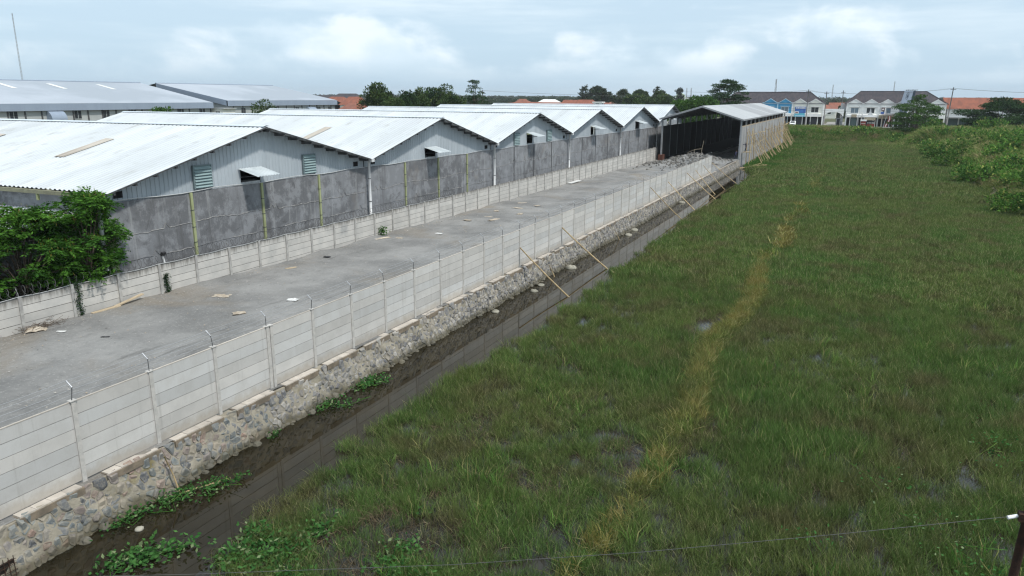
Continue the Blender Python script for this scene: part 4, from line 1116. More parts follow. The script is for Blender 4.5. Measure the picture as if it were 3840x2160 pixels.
# near feathery trees behind the old fence
def feathery(seed, w_, h, base, lean, n=34):
    g = np.random.default_rng(seed); Ps = []; Ds = []; pod = []; tr = []
    trunk_top = Vector((lean[0] * 0.4, lean[1] * 0.4, base + 0.4))
    for k in range(n):
        a = g.random() * 6.283; zz = g.random(); rr = w_ / 2 * (0.25 + 0.75 * g.random() ** 0.6) * math.sin(math.pi * (0.22 + 0.68 * zz)) ** 0.8
        c = Vector((rr * math.cos(a) + lean[0] * zz, rr * math.sin(a) + lean[1] * zz, base + (h - base) * zz))
        if k % 2 == 0: tr.append(([tuple(trunk_top * 0.8), tuple((trunk_top + c) * 0.5 + Vector((0, 0, 0.15))), tuple(c)], 0.045, 0.012))
        for f in range(20):                                    # fronds: a rachis with two rows of leaflets
            d = Vector(g.normal(size=3)); d.z = d.z * 0.5 + 0.15; d.normalize()
            start = c + d * 0.12; L = g.uniform(0.35, 0.62); side = d.cross(Vector((0, 0, 1))).normalized()
            for j in range(7):
                u = (j + 0.6) / 7; p = start + d * (L * u) + Vector((0, 0, -0.22 * L * u * u))
                for sg in (-1, 1):
                    Ps.append(p); Ds.append((side * sg + d * 0.55 + Vector((0, 0, -0.25 + g.normal() * 0.2))).normalized())
        if zz > 0.35 and g.random() < 0.62:
            for j in range(16): pod.append(c + Vector(g.normal(size=3)) * 0.22 + Vector((0, 0, 0.1)))
    P = np.array(Ps); D = np.array(Ds)
    V, F = leaf_arrays(P, D, g.uniform(0.15, 0.26, len(P)), g.uniform(0.055, 0.085, len(P)), g)
    cm = npmesh('crown', V, F, M['leaf_near'])
    Pp = np.array(pod); Dd = unit(np.array([[0, 0, -1.0]]) + g.normal(size=(len(Pp), 3)) * 0.25)
    V2, F2 = leaf_arrays(Pp, Dd, g.uniform(0.12, 0.22, len(Pp)), 0.026, g)
    tr.insert(0, ([(0, 0, -1.0), (lean[0] * 0.15, lean[1] * 0.15, base * 0.5), tuple(trunk_top)], 0.085, 0.05))
    tr.append(([(0.12, 0.1, -1.0), (0.2, 0.22, base * 0.6), tuple(trunk_top + Vector((0.1, 0.3, 0.3)))], 0.06, 0.03))
    return cm, tr, ('seed_pods', npmesh('seed_pods', V2, F2, M['pods']))


for (x, y, w_, h, base, lean, n, lb) in [(-34.85, 24.05, 3.7, 5.85, 1.9, (0.15, 0.25), 62, 'feathery-leaved tree with hanging brown pods against the corner of the grey wall'),
                                         (-35.6, 21.2, 4.6, 5.5, 1.3, (0.3, 0.2), 80, 'wide feathery-leaved tree behind the razor wire'),
                                         (-36.0, 17.8, 4.6, 5.9, 1.3, (0.2, 0.3), 70, 'feathery tree cut by the edge of the picture behind the old fence')]:
    cm, tr, ex = feathery(int(y * 10), w_, h, base, lean, n)
    tree_root('feathery_tree', (x, y, -0.2), lb, 'tree', cm, tr, 'trees behind the old fence', ex)

# trees beyond the warehouses and shed
mt = [((-112.8, 162.5), 13.2, 9.5, 'leftmost and broadest tree of the clump behind the white roofs', M['leaf_mid'], 'b'),
      ((-104.7, 157.5), 9.6, 8.5, 'low leafy tree in front of the broadest tree of the clump', M['leaf_mid'], 'b'),
      ((-110.4, 172.1), 12.0, 7.0, 'dark slim tree second along the clump behind the white roofs', M['leaf_dark'], 'b'),
      ((-109.6, 177.1), 12.9, 6.5, 'pale-topped tree in the middle of the clump behind the white roofs', M['leaf_mid'], 'b'),
      ((-108.6, 182.9), 12.6, 7.0, 'tree just right of the pale-topped one in the clump', M['leaf_dark'], 'b'),
      ((-103.4, 180.6), 13.1, 8.0, 'tall ragged tree next to the dark end tree of the clump', M['leaf_mid'], 'b'),
      ((-96.5, 170.5), 11.2, 8.5, 'lighter olive tree in front of the dark end tree', M['leaf_mid'], 'b'),
      ((-94.9, 181.5), 14.0, 9.5, 'dark dense tree closing the clump beside the utility pole', M['leaf_dark'], 'l'),
      ((-38.6, 246.0), 15.0, 17.5, 'layered spreading tree standing behind the shed roof', M['leaf_dark'], 'l'),
      ((-39.3, 203.8), 10.6, 11.0, 'round bright green tree between the last warehouse and the shed', M['leaf_bright'], 'b'),
      ((-46.4, 214.0), 9.2, 9.0, 'lower bright green tree just left of the round one', M['leaf_bright'], 'b'),
      ((36.5, 252.0), 9.6, 24.0, 'huge dark rain tree with flat spreading pads beside the red-roofed shop', M['leaf_dark'], 'l'),
      ((47.5, 256.0), 7.5, 14.0, 'dark spreading tree at the picture edge beside the rain tree', M['leaf_dark'], 'l'),
      ((14.4, 240.0), 10.0, 15.0, 'layered green tree in front of the white shophouses', M['leaf_bright'], 'l'),
      ((-103.4, 111.3), 9.6, 5.5, 'small rusty-leaved tree before the far grey warehouse', M['leaf_mid'], 'b'),
      ((-99.4, 84.6), 8.7, 4.5, 'sprig of bright leaves showing over the first white ridge', M['leaf_bright'], 'b'),
      ((-141.5, 425.0), 14.6, 21.0, 'umbrella-shaped tree on the far skyline', M['leaf_far'], 'u'),
      ((-147.0, 417.8), 15.2, 9.0, 'pointed conifer-like tree beside the umbrella-shaped skyline tree', M['leaf_far'], 'c'),
      ((-127.9, 431.0), 12.9, 16.0, 'smaller umbrella-shaped tree right of the big one', M['leaf_far'], 'u'),
      ((-113.5, 415.0), 12.6, 13.0, 'bushy far tree below the small white gable', M['leaf_mid'], 'b'),
      ((-95.5, 388.0), 12.9, 12.0, 'tall bushy far tree near the mosque dome', M['leaf_mid'], 'b'),
      ((-127.7, 511.0), 15.2, 9.0, 'first of two pointed far trees left of the mosque dome', M['leaf_far'], 'c'),
      ((-113.0, 515.0), 15.4, 9.0, 'second of two pointed far trees left of the mosque dome', M['leaf_far'], 'c'),
      ((-92.0, 333.0), 10.6, 13.0, 'bushy tree in front of the mosque', M['leaf_mid'], 'b'),
      ((-79.0, 330.0), 9.8, 12.0, 'low bushy tree between mosque and shed', M['leaf_mid'], 'b'),
      ((-155.0, 215.0), 8.0, 6.0, 'green bush beside the end of the far grey warehouse', M['leaf_mid'], 'b'),
      ((-160.0, 236.0), 11.3, 6.5, 'round bluish tree beside the orange-roofed house', M['leaf_far'], 'b')]
for k, ((x, y), h, w_, lb, mat, kd) in enumerate(mt):
    d_ = math.hypot(x, y); L = max(0.42, d_ * 0.0027)
    if kd == 'b': cm, tr = crown_broad(100 + k, w_ * 1.15, h, h * 0.22, 42, L, mat, 75)
    elif kd == 'l': cm, tr = crown_layered(200 + k, w_, h, h * (0.16 if h < 11 else 0.3), 9, L * 0.72, mat, 210)
    elif kd == 'u': cm, tr = crown_layered(300 + k, w_, h, h * 0.55, 6, L, mat, 80)
    else: cm, tr = crown_layered(400 + k, w_, h, h * 0.2, 10, L, mat, 70, False)
    tree_root('tree', (x, y, 0 if y < 220 else 0.6), lb, 'tree', cm, tr, 'trees beyond the yard')


# ------------------------------------------------------------------ scattering of uncountable plants
def scatter_group():
    ng = bpy.data.node_groups.new('scatter', 'GeometryNodeTree')
    ng.interface.new_socket('Geometry', in_out='INPUT', socket_type='NodeSocketGeometry')
    ng.interface.new_socket('Source', in_out='INPUT', socket_type='NodeSocketCollection')
    ng.interface.new_socket('Geometry', in_out='OUTPUT', socket_type='NodeSocketGeometry')
    gi = ng.nodes.new('NodeGroupInput'); go = ng.nodes.new('NodeGroupOutput')
    ci = ng.nodes.new('GeometryNodeCollectionInfo'); ci.inputs['Separate Children'].default_value = True; ci.inputs['Reset Children'].default_value = True
    ip = ng.nodes.new('GeometryNodeInstanceOnPoints'); ip.inputs['Pick Instance'].default_value = True

    def attr(n, typ):
        a = ng.nodes.new('GeometryNodeInputNamedAttribute'); a.data_type = typ; a.inputs[0].default_value = n; return a.outputs[0]
    e2r = ng.nodes.new('FunctionNodeEulerToRotation')
    ng.links.new(attr('rot', 'FLOAT_VECTOR'), e2r.inputs[0])
    ng.links.new(gi.outputs[0], ip.inputs['Points']); ng.links.new(gi.outputs[1], ci.inputs[0]); ng.links.new(ci.outputs[0], ip.inputs['Instance'])
    ng.links.new(attr('vid', 'INT'), ip.inputs['Instance Index']); ng.links.new(e2r.outputs[0], ip.inputs['Rotation']); ng.links.new(attr('size', 'FLOAT_VECTOR'), ip.inputs['Scale'])
    ng.links.new(ip.outputs[0], go.inputs[0])
    return ng


SCG = scatter_group()


def scatter(name, P, rot, size, vid, coll, label, cat):
    me = bpy.data.meshes.new(name); n = len(P)
    me.vertices.add(n); me.vertices.foreach_set('co', np.asarray(P, np.float32).ravel())
    a = me.attributes.new('rot', 'FLOAT_VECTOR', 'POINT'); a.data.foreach_set('vector', np.asarray(rot, np.float32).ravel())
    a = me.attributes.new('size', 'FLOAT_VECTOR', 'POINT'); a.data.foreach_set('vector', np.asarray(size, np.float32).ravel())
    a = me.attributes.new('vid', 'INT', 'POINT'); a.data.foreach_set('value', np.asarray(vid, np.int32))
    o = link(name, me)
    md = o.modifiers.new('scatter', 'NODES'); md.node_group = SCG
    md['Socket_1'] = coll
    return tag(o, label, cat, kind='stuff')


def tuft(seed, nb, rad, h, wd, mat, lean=0.35, curl=0.25):
    g = np.random.default_rng(seed); V = []; F = []
    for k in range(nb):
        a = g.random() * 6.283; r_ = rad * g.random() ** 0.5; p = np.array([r_ * math.cos(a), r_ * math.sin(a), -0.05])
        hh = h * g.uniform(0.45, 1.15); d = np.array([g.normal() * lean, g.normal() * lean, 1.0]); d /= np.linalg.norm(d)
        c = np.array([g.normal(), g.normal(), -0.4]) * curl * hh; s_ = np.cross(d, g.normal(size=3)); s_ /= np.linalg.norm(s_); w2 = wd * g.uniform(0.6, 1.3)
        m1 = p + d * hh * 0.55 + c * 0.25; t1 = p + d * hh + c
        o_ = len(V); V += [p - s_ * w2 * 0.4, p + s_ * w2 * 0.4, m1 + s_ * w2 * 0.5, m1 - s_ * w2 * 0.5, t1 + s_ * w2 * 0.08, t1 - s_ * w2 * 0.08]
        F += [(o_, o_ + 1, o_ + 2, o_ + 3), (o_ + 3, o_ + 2, o_ + 4, o_ + 5)]
    return npmesh('tuft', V, F, mat)


def source(name, meshes):
    c = bpy.data.collections.new(name)
    for k, me in enumerate(meshes): c.objects.link(bpy.data.objects.new('%s_%02d' % (name, k), me))
    return c


def in_view(P, mx=700, my=500):
    """drop what lies far outside the camera's field"""
    d = P - np.array([0, 0, CAM_Z]); z = d @ np.array(fw); ok = z > 1
    px = 1920 + 2758.8 * (d @ np.array(rt2)) / np.maximum(z, 0.1); py = 1080 - 2758.8 * (d @ np.array(up2)) / np.maximum(z, 0.1)
    return ok & (px > -mx) & (px < 3840 + mx) & (py < 2160 + my)


def grass_mat(name, a, b_, c, d, sc1=0.10, straw=0.86):
    """blade colour drifts in patches over the field, single blades vary"""
    m_, t, bs = base_mat(name); t.nodes.remove(bs); v = coords(t)
    col = mixc(t, maprange(t, tnoise(t, v, sc1, 5, 0.65), 0.38, 0.62), a, b_)
    col = mixc(t, maprange(t, tnoise(t, v, 0.33, 5, 0.65), 0.47, 0.66), col, c)
    g = N(t, 'ShaderNodeNewGeometry'); oi = N(t, 'ShaderNodeObjectInfo')
    col = mixc(t, maprange(t, g.outputs['Random Per Island'], straw, straw + 0.06), col, d)
    hs = N(t, 'ShaderNodeHueSaturation'); t.links.new(col, hs.inputs['Color'])
    t.links.new(mth(t, 'MULTIPLY', maprange(t, g.outputs['Random Per Island'], 0, 1, 0.55, 1.4, False), maprange(t, oi.outputs['Random'], 0, 1, 0.75, 1.25, False)), hs.inputs['Value'])
    df = N(t, 'ShaderNodeBsdfDiffuse'); tr = N(t, 'ShaderNodeBsdfTranslucent'); mx = N(t, 'ShaderNodeMixShader'); mx.inputs[0].default_value = 0.25
    for n_ in (df, tr): t.links.new(hs.outputs[0], n_.inputs[0])
    t.links.new(df.outputs[0], mx.inputs[1]); t.links.new(tr.outputs[0], mx.inputs[2]); t.links.new(mx.outputs[0], t.nodes['Material Output'].inputs[0])
    return m_


M['grass'] = grass_mat('marsh_grass', (0.102, 0.180, 0.048), (0.142, 0.186, 0.058), (0.142, 0.144, 0.062), (0.27, 0.25, 0.13), 0.10, 0.89)
M['straw'] = grass_mat('straw_grass', (0.225, 0.205, 0.06), (0.28, 0.235, 0.085), (0.13, 0.19, 0.045), (0.34, 0.30, 0.14), 0.35)
M['bankgrass'] = grass_mat('bank_grass', (0.11, 0.215, 0.042), (0.18, 0.24, 0.065), (0.28, 0.24, 0.12), (0.32, 0.28, 0.14), 0.05)
M['sedge'] = grass_mat('sedge', (0.10, 0.22, 0.045), (0.13, 0.23, 0.05), (0.16, 0.19, 0.06), (0.26, 0.25, 0.10), 0.3)
M['lush'] = grass_mat('lush_grass', (0.055, 0.155, 0.028), (0.085, 0.185, 0.035), (0.07, 0.135, 0.03), (0.14, 0.2, 0.06), 0.2, 0.92)
SRC_G = source('grass_source', [tuft(k, 84, 0.34, 0.40 + 0.06 * (k % 3), 0.0095, M['grass'], 0.32) for k in range(6)] + [tuft(20 + k, 64, 0.5, 0.46, 0.024, M['grass']) for k in range(3)] + [tuft(30 + k, 60, 0.7, 0.48, 0.045, M['grass']) for k in range(3)])
SRC_S = source('straw_source', [tuft(40 + k, 60, 0.32, 0.62, 0.014, M['straw'], 0.5) for k in range(3)] + [tuft(44 + k, 40, 0.45, 0.62, 0.045, M['straw'], 0.5) for k in range(2)])
SRC_B = source('bank_source', [tuft(50 + k, 60, 0.7, 1.5, 0.08, M['bankgrass'], 0.35, 0.35) for k in range(4)])
SRC_T = source('sedge_source', [tuft(70 + k, 26, 0.22, 0.85, 0.017, M['sedge'], 0.3, 0.3) for k in range(4)])
SRC_L = source('lush_source', [tuft(60 + k, 60, 0.5, 0.55, 0.05, M['lush'], 0.45) for k in range(3)])

POOLS = [(-6.4, 39.0, 1.0, 2.8), (-5.9, 47.3, 0.7, 2.6), (-14.0, 55.0, 1.0, 1.6), (6.5, 69.0, 2.2, 1.0), (-11.0, 14.6, 1.9, 1.7), (-9.7, 15.6, 1.3, 0.9), (-6.2, 22.4, 0.8, 0.9), (-4.2, 25.8, 0.6, 1.2),
         (-11.2, 29.5, 0.9, 1.1), (-12.0, 22.8, 0.8, 1.2), (1.5, 33.5, 0.5, 0.9), (-8.4, 19.6, 0.6, 0.8), (2.6, 27, 0.5, 0.7)]


def field_points(y0, y1, dens, seed):
    g = np.random.default_rng(seed); n = int((y1 - y0) * 34 * dens)
    x = g.uniform(-16.4, 17.6, n); y = g.uniform(y0, y1, n)
    edge = np.interp(y, [8, 11.6, 14.5, 18.7, 24.2, 29.2, 34.3, 39.3, 49.3, 62.7, 77.5, 91.7, 123.4, 135, 250], [-13.2, -14.0, -14.5, -15.1, -15.15, -14.7, -14.1, -14.2, -14.7, -14.9, -15.3, -14.9, -14.9, -17.9, -17.9]) + 0.22 * np.sin(y * 1.1 + 1) + 0.2 * np.sin(y * 2.9) + np.interp(y, [40, 60, 100, 128, 136], [0, 0.5, 0.9, 0.9, 0.2])
    dn = vnoise(x, y, 2.2, 3) * 0.6 + vnoise(x, y, 0.8, 4) * 0.4
    keep = (x > edge) & (dn > 0.04 + 0.20 * g.random(n))
    for (px, py, rx, ry) in POOLS:
        q = ((x - px) / rx) ** 2 + ((y - py) / ry) ** 2
        keep &= (q > 1.0 + 0.7 * (vnoise(x, y, 0.6, 9) - 0.5) * 2) | (g.random(n) < 0.30)
    return x[keep], y[keep], g


PTS = []; SZ = []; VI = []
for (y0, y1, dens, sc_, vs_) in [(7.5, 24, 10, 0.95, (0, 6)), (24, 48, 9, 1.05, (0, 6)), (48, 100, 6.0, 1.15, (6, 9)), (100, 240, 3.0, 1.45, (9, 12))]:
    x, y, g = field_points(y0, y1, dens, int(y0 * 7))
    P = np.stack([x, y, np.full(len(x), WATER_Z)], 1); k = in_view(P); P = P[k]; n = len(P)
    hv = (0.75 + 0.55 * vnoise(P[:, 0], P[:, 1], 5.0, 21)) * g.uniform(0.75, 1.25, n)
    PTS.append(P); SZ.append(np.stack([np.full(n, sc_), np.full(n, sc_), sc_ * hv], 1)); VI.append(g.integers(vs_[0], vs_[1], n))
P = np.concatenate(PTS); SZ = np.concatenate(SZ); VI = np.concatenate(VI)
rot = np.zeros((len(P), 3)); rot[:, 2] = rng.uniform(0, 6.283, len(P))
scatter('marsh_grass', P, rot, SZ, VI, SRC_G, 'dark olive marsh grass filling the flooded field', 'grass')
# taller sedge clumps standing out of the marsh grass
x, y, g = field_points(9, 60, 1.1, 991); k = (vnoise(x, y, 2.5, 71) > 0.56) & in_view(np.stack([x, y, x * 0 + WATER_Z], 1)); x, y = x[k], y[k]; n = len(x)
rot = np.zeros((n, 3)); rot[:, 2] = g.uniform(0, 6.283, n); s_ = g.uniform(0.6, 1.05, n)
scatter('sedge', np.stack([x, y, np.full(n, WATER_Z)], 1), rot, np.stack([s_, s_, s_], 1), g.integers(0, 4, n), SRC_T, 'taller bright sedge clumps standing in the marsh grass', 'sedge')
# dead grey-brown stalks round the open patches
M['dead'] = grass_mat('dead_stalks', (0.13, 0.105, 0.065), (0.17, 0.135, 0.085), (0.10, 0.085, 0.055), (0.24, 0.20, 0.13), 0.4)
SRC_D = source('dead_source', [tuft(80 + k, 40, 0.32, 0.42, 0.010, M['dead'], 0.7, 0.4) for k in range(3)])
gq = np.random.default_rng(404); xs2 = []; ys2 = []
for (px, py, rx, ry) in POOLS:
    k = int(26 * max(rx, 0.6) * max(ry, 0.6)) + 8; a = gq.uniform(0, 6.283, k); q = gq.uniform(0.5, 1.7, k); xs2 += list(px + rx * q * np.cos(a)); ys2 += list(py + ry * q * np.sin(a))
x = np.concatenate([xs2, gq.uniform(-14, 8, 900)]); y = np.concatenate([ys2, gq.uniform(11, 45, 900)]); k = (x > -14.4) & ((np.arange(len(x)) < len(xs2)) | (vnoise(x, y, 3.2, 91) > 0.66)); x, y = x[k], y[k]; n = len(x)
rot = np.zeros((n, 3)); rot[:, 2] = gq.uniform(0, 6.283, n); s_ = gq.uniform(0.7, 1.2, n)
scatter('dead_stalks', np.stack([x, y, np.full(n, WATER_Z)], 1), rot, np.stack([s_, s_, s_], 1), gq.integers(0, 3, n), SRC_D, 'dead grey-brown stalks round the wet patches of the field', 'stalks')
# straw-coloured strip on the old bund
g = np.random.default_rng(77); PS = []; S2 = []; V2 = []
for (y0, y1, dens, sc_, vr) in [(14, 58, 10, 1.0, (0, 3)), (58, 200, 4, 1.15, (3, 5))]:
    n = int((y1 - y0) * 1.9 * dens); y = g.uniform(y0, y1, n); wv = 0.55 + 0.5 * vnoise(y * 0, y, 4, 31); x = -5.05 + 0.35 * np.sin(y * 0.31) + (y > 90) * (y - 90) * 0.014 + g.normal(0, 0.25, n) * wv
    keep = (vnoise(x, y, 2.2, 33) > 0.33) & (g.random(n) < np.interp(y, [14, 22, 27, 30, 37, 39, 42, 54, 58, 64, 70, 78, 95, 200], [0.12, 0.2, 0.5, 1.0, 1.0, 0.7, 1.0, 1.0, 0.5, 0.5, 0.7, 0.4, 0.2, 0.06])); x, y = x[keep], y[keep]; n = len(x)
    PS.append(np.stack([x, y, np.full(n, WATER_Z + 0.02)], 1)); s_ = sc_ * g.uniform(0.7, 1.2, n); S2.append(np.stack([s_, s_, s_], 1)); V2.append(g.integers(vr[0], vr[1], n))
P = np.concatenate(PS); rot = np.zeros((len(P), 3)); rot[:, 2] = g.uniform(0, 6.283, len(P))
scatter('straw_grass', P, rot, np.concatenate(S2), np.concatenate(V2), SRC_S, 'strip of dry straw-coloured grass running up the field', 'grass')
# overgrown bank and roadside
n = 26000; x = g.uniform(13.6, 95, n); y = g.uniform(70, 246, n)
keep = (x > 15.3 + 0.8 * np.sin(y * 0.12) + 1.4 * vnoise(x, y, 5, 41) - 0.7) & (g.random(n) < np.clip(1.2 - (x - 14) / 90, 0.25, 1)); x, y = x[keep], y[keep]
xr = g.uniform(-30, 16, 4200); yr = g.uniform(227, 246, 4200); x = np.concatenate([x, xr, g.normal(16, 4.5, 1800)]); y = np.concatenate([y, yr, g.normal(222, 9, 1800)])
P = np.stack([x, y, [ground_h(a, b_) - 0.05 for a, b_ in zip(x, y)]], 1); k = in_view(P); P = P[k]; n = len(P)
s_ = (0.45 + 0.75 * vnoise(P[:, 0], P[:, 1], 9, 43)) * np.interp(P[:, 1], [90, 150, 200], [0.8, 1.3, 1.7]) * g.uniform(0.7, 1.2, n) * np.where(P[:, 1] > 226, 0.8, 1.0) * np.where((P[:, 0] < 19) & (P[:, 1] < 195), 0.6, 1.0); rot = np.zeros((n, 3)); rot[:, 2] = g.uniform(0, 6.283, n)
scatter('bank_grass', P, rot, np.stack([s_ * 1.1, s_ * 1.1, s_], 1), g.integers(0, 4, n), SRC_B, 'tall rank grass covering the bank and the roadside', 'grass')
# lush low growth at the foot of the scaffold
n = 5200; y = g.uniform(132, 236, n); x = -17.4 + np.abs(g.normal(0, 2.4, n)) + np.where(y < 150, (150 - y) * 0.02, 0)
keep = vnoise(x, y, 3, 51) > 0.2; x, y = x[keep], y[keep]; n = len(x); rot = np.zeros((n, 3)); rot[:, 2] = g.uniform(0, 6.283, n); s_ = g.uniform(0.9, 1.5, n)
scatter('lush_grass', np.stack([x, y, np.full(n, WATER_Z)], 1), rot, np.stack([s_, s_, s_], 1), g.integers(0, 3, n), SRC_L, 'bright green low growth at the foot of the bamboo scaffold', 'grass')

# shrubs on the bank: a few crown meshes, every shrub its own thing
SHR = []
for k in range(4):
    gs = np.random.default_rng(500 + k); cl = []
    for j in range(16):
        a = gs.random() * 6.283; rr = 0.75 * gs.random() ** 0.5; c = (rr * math.cos(a), rr * math.sin(a), 0.25 + 0.65 * gs.random() * (1.1 - rr)); r_ = gs.uniform(0.22, 0.38); cl.append((c, (r_, r_, r_ * 0.75)))
    V, F = clump_leaves(gs, cl, 420, 0.16, 0.10)
    SHR.append(npmesh('foliage', V, F, M['leaf_shrub']))
sp_ = [(15.7, 168.0, 2.6), (14.6, 153.2, 2.0), (15.5, 125.7, 2.2), (15.9, 136.3, 1.7), (16.9, 122.0, 2.0), (19.5, 126.6, 2.1), (15.9, 101.5, 1.6), (15.6, 93.6, 1.7), (25.8, 161.4, 3.4), (25.7, 178.0, 3.0), (23.5, 189.2, 2.4), (22.9, 203.4, 2.6),
       (10.0, 228.5, 3.0), (17.6, 224.8, 3.0), (31.7, 230.9, 3.2), (17.7, 160.8, 1.8), (18.1, 146.6, 1.2), (21.9, 131.6, 2.4), (17.3, 91.0, 1.8), (30.5, 150.0, 3.0), (-6.0, 233.0, 2.6), (1.5, 234.5, 3.2), (-12.5, 235.5, 2.2), (6.0, 236.0, 2.2), (-16.0, 231.5, 2.4), (20.5, 108, 2.2), (24.5, 118, 2.6), (19.0, 113, 1.8), (27.5, 138, 2.8), (22.0, 150, 2.2), (30, 170, 3.0), (20.5, 176, 2.4), (18.5, 186, 2.4), (34, 196, 3.2), (27, 214, 3.0), (19.5, 213, 2.6), (22, 98, 1.8), (12.5, 213, 2.2), (9.0, 221, 2.0), (14.8, 203, 2.4), (15.6, 194, 1.9), (13.6, 219, 1.5), (15.2, 181, 2.2)]
ORD = ['first', 'second', 'third', 'fourth', 'fifth', 'sixth', 'seventh', 'eighth', 'ninth', 'tenth', 'eleventh', 'twelfth', 'thirteenth', 'fourteenth', 'fifteenth', 'sixteenth', 'seventeenth', 'eighteenth', 'nineteenth', 'twentieth', 'twenty-first', 'twenty-second', 'twenty-third', 'twenty-fourth', 'twenty-fifth', 'twenty-sixth', 'twenty-seventh', 'twenty-eighth', 'twenty-ninth', 'thirtieth', 'thirty-first', 'thirty-second', 'thirty-third', 'thirty-fourth', 'thirty-fifth', 'thirty-sixth', 'thirty-seventh', 'thirty-eighth', 'thirty-ninth', 'fortieth']
sp_.sort(key=lambda q: q[0] ** 2 + q[1] ** 2)
nb_ = nr2 = 0
for k, (x, y, s_) in enumerate(sp_):
    if y > 223: lb = '%s roadside shrub beyond the field, counted from the nearest' % ORD[nr2]; nr2 += 1
    else: lb = '%s leafy shrub on the overgrown bank, counted from the nearest' % ORD[nb_]; nb_ += 1
    z = max(ground_h(x, y), WATER_Z) - 0.05
    o = thing('shrub', (x, y, z), lb, 'shrub', 'shrubs on the bank and roadside')
    c = bpy.data.objects.new('foliage', SHR[k % 4]); COL.objects.link(c); c.parent = o; s_ *= 1.35; c.scale = (s_, s_, s_ * (0.85 + 0.12 * (k % 3))); c.rotation_euler = (0, 0, k * 1.7)
    MB().rod((x, y, z - 0.3), (x + 0.1, y, z + 0.5 * s_), 0.06, 5, 0.03).build('stem', M['bark'], o)


# broad-leaved water plants
def water_plant(spots, label, seed, L=0.17, z0=0.04, dens=0.62):
    L *= 0.82
    g = np.random.default_rng(seed); x0, y0 = spots[0][0], spots[0][1]
    o = thing('water_spinach', (x0, y0, WATER_Z), label, 'plant', 'broad-leaved water plants')
    Ps = []; st = MB()
    for (x, y, rx, ry, n) in spots:
        n = int(n * dens); p = g.normal(size=(n, 2)) * np.array([rx, ry]) * 0.55
        h = np.abs(g.normal(0, 0.10, n)) + z0
        Ps.append(np.stack([x + p[:, 0] - x0, y + p[:, 1] - y0, h], 1))
        for j in range(max(2, n // 30)):
            a = g.integers(0, n); q = Vector((x + p[a, 0], y + p[a, 1], WATER_Z + float(h[a])))
            st.tube([q, q + Vector((g.normal() * 0.25, g.normal() * 0.25, -0.02)), (x + g.normal() * rx * 0.3, y + g.normal() * ry * 0.3, WATER_Z)], 0.009, 4)
    P = np.concatenate(Ps); D = unit(np.stack([g.normal(size=len(P)), g.normal(size=len(P)), g.uniform(-0.1, 0.7, len(P))], 1))
    V, F = leaf_arrays(P, D, L * g.uniform(0.7, 1.3, len(P)), L * 0.55 * g.uniform(0.7, 1.2, len(P)), g)
    c = bpy.data.objects.new('foliage', npmesh('foliage', V, F, M['leaf_water'])); COL.objects.link(c); c.parent = o
    st.build('stem', M['lush'], o)['kind'] = 'stuff'
    return o


water_plant([(-18.0, 12.7, 0.3, 0.9, 260), (-17.7, 13.9, 0.45, 0.7, 380), (-17.2, 14.9, 0.4, 0.6, 300), (-16.8, 15.7, 0.18, 0.35, 60)], 'trailing green creeper at the wall foot by the floating stick', 1, 0.15)
water_plant([(-17.9, 24.2, 0.35, 0.8, 420), (-17.5, 24.6, 0.25, 0.5, 120)], 'farther mat of green creeper along the wall foot', 2, 0.16)
water_plant([(-18.0, 21.6, 0.3, 0.8, 260), (-17.4, 21.9, 0.35, 0.6, 90)], 'sparse creeper mat along the wall foot before the farther one', 3, 0.16)
water_plant([(-18.0, 18.6, 0.2, 0.35, 60)], 'small sprig of creeper at the wall foot in dark water', 4, 0.15)
water_plant([(-16.0, 11.6, 0.6, 0.6, 330), (-16.4, 11.0, 0.5, 0.5, 220), (-15.6, 12.3, 0.5, 0.4, 90)], 'loose clump of broad green leaves out in the canal water', 5, 0.2)
water_plant([(-13.6, 12.6, 0.9, 0.6, 620), (-13.0, 13.4, 0.7, 0.6, 420), (-12.6, 14.5, 0.35, 0.7, 260), (-14.1, 13.6, 0.5, 0.5, 200), (-12.0, 12.4, 0.9, 0.5, 420)], 'large bed of broad green leaves at the field corner', 6, 0.19)
water_plant([(-9.6, 14.0, 0.8, 0.5, 420), (-10.0, 14.8, 0.6, 0.4, 240), (-8.7, 14.0, 0.5, 0.4, 200), (-10.5, 16.6, 0.3, 0.2, 24)], 'bed of broad green leaves beyond the bare muddy patch', 7, 0.18)
water_plant([(2.0, 23.7, 0.9, 0.8, 60), (3.4, 21.5, 1.2, 1.0, 110), (5.4, 28.0, 0.9, 2.0, 130), (0.2, 19.5, 0.8, 0.4, 40), (4.0, 19.9, 1.0, 0.5, 80)], 'scattered pale leaves of a vine through the near marsh grass', 8, 0.14, 0.4)
# creepers on the old fence
for (y, h0, h1, lb, sd_) in [(22.35, 0.1, 1.9, 'ivy running up the old fence beside a post and over its top', 11), (27.45, 0.0, 1.1, 'short ivy climbing the old fence below the floodlight', 12)]:
    g = np.random.default_rng(sd_); n = 420; zz = g.uniform(h0, h1, n); o = thing('ivy', (OFX + 0.05, y + 0.2, h0), lb, 'ivy', 'ivy on the old fence')
    P = np.stack([g.uniform(0.0, 0.10, n), g.normal(0, 0.09, n) + 0.05 * np.sin(zz * 6), zz - h0], 1); D = unit(g.normal(size=(n, 3)) + np.array([1.2, 0, -0.3]))
    V, F = leaf_arrays(P, D, 0.07, 0.055, g); c = bpy.data.objects.new('foliage', npmesh('foliage', V, F, M['leaf_dark'])); COL.objects.link(c); c.parent = o
    MB().tube([(OFX + 0.06, y + 0.2, h0), (OFX + 0.06, y + 0.25, (h0 + h1) / 2), (OFX + 0.06, y + 0.2, h1)], 0.012, 4).build('stem', M['bark'], o)
g = np.random.default_rng(15); n = 170; o = thing('weed', (-33.4, 48.0, -0.1), 'bushy green weed growing at the old fence foot', 'weed')
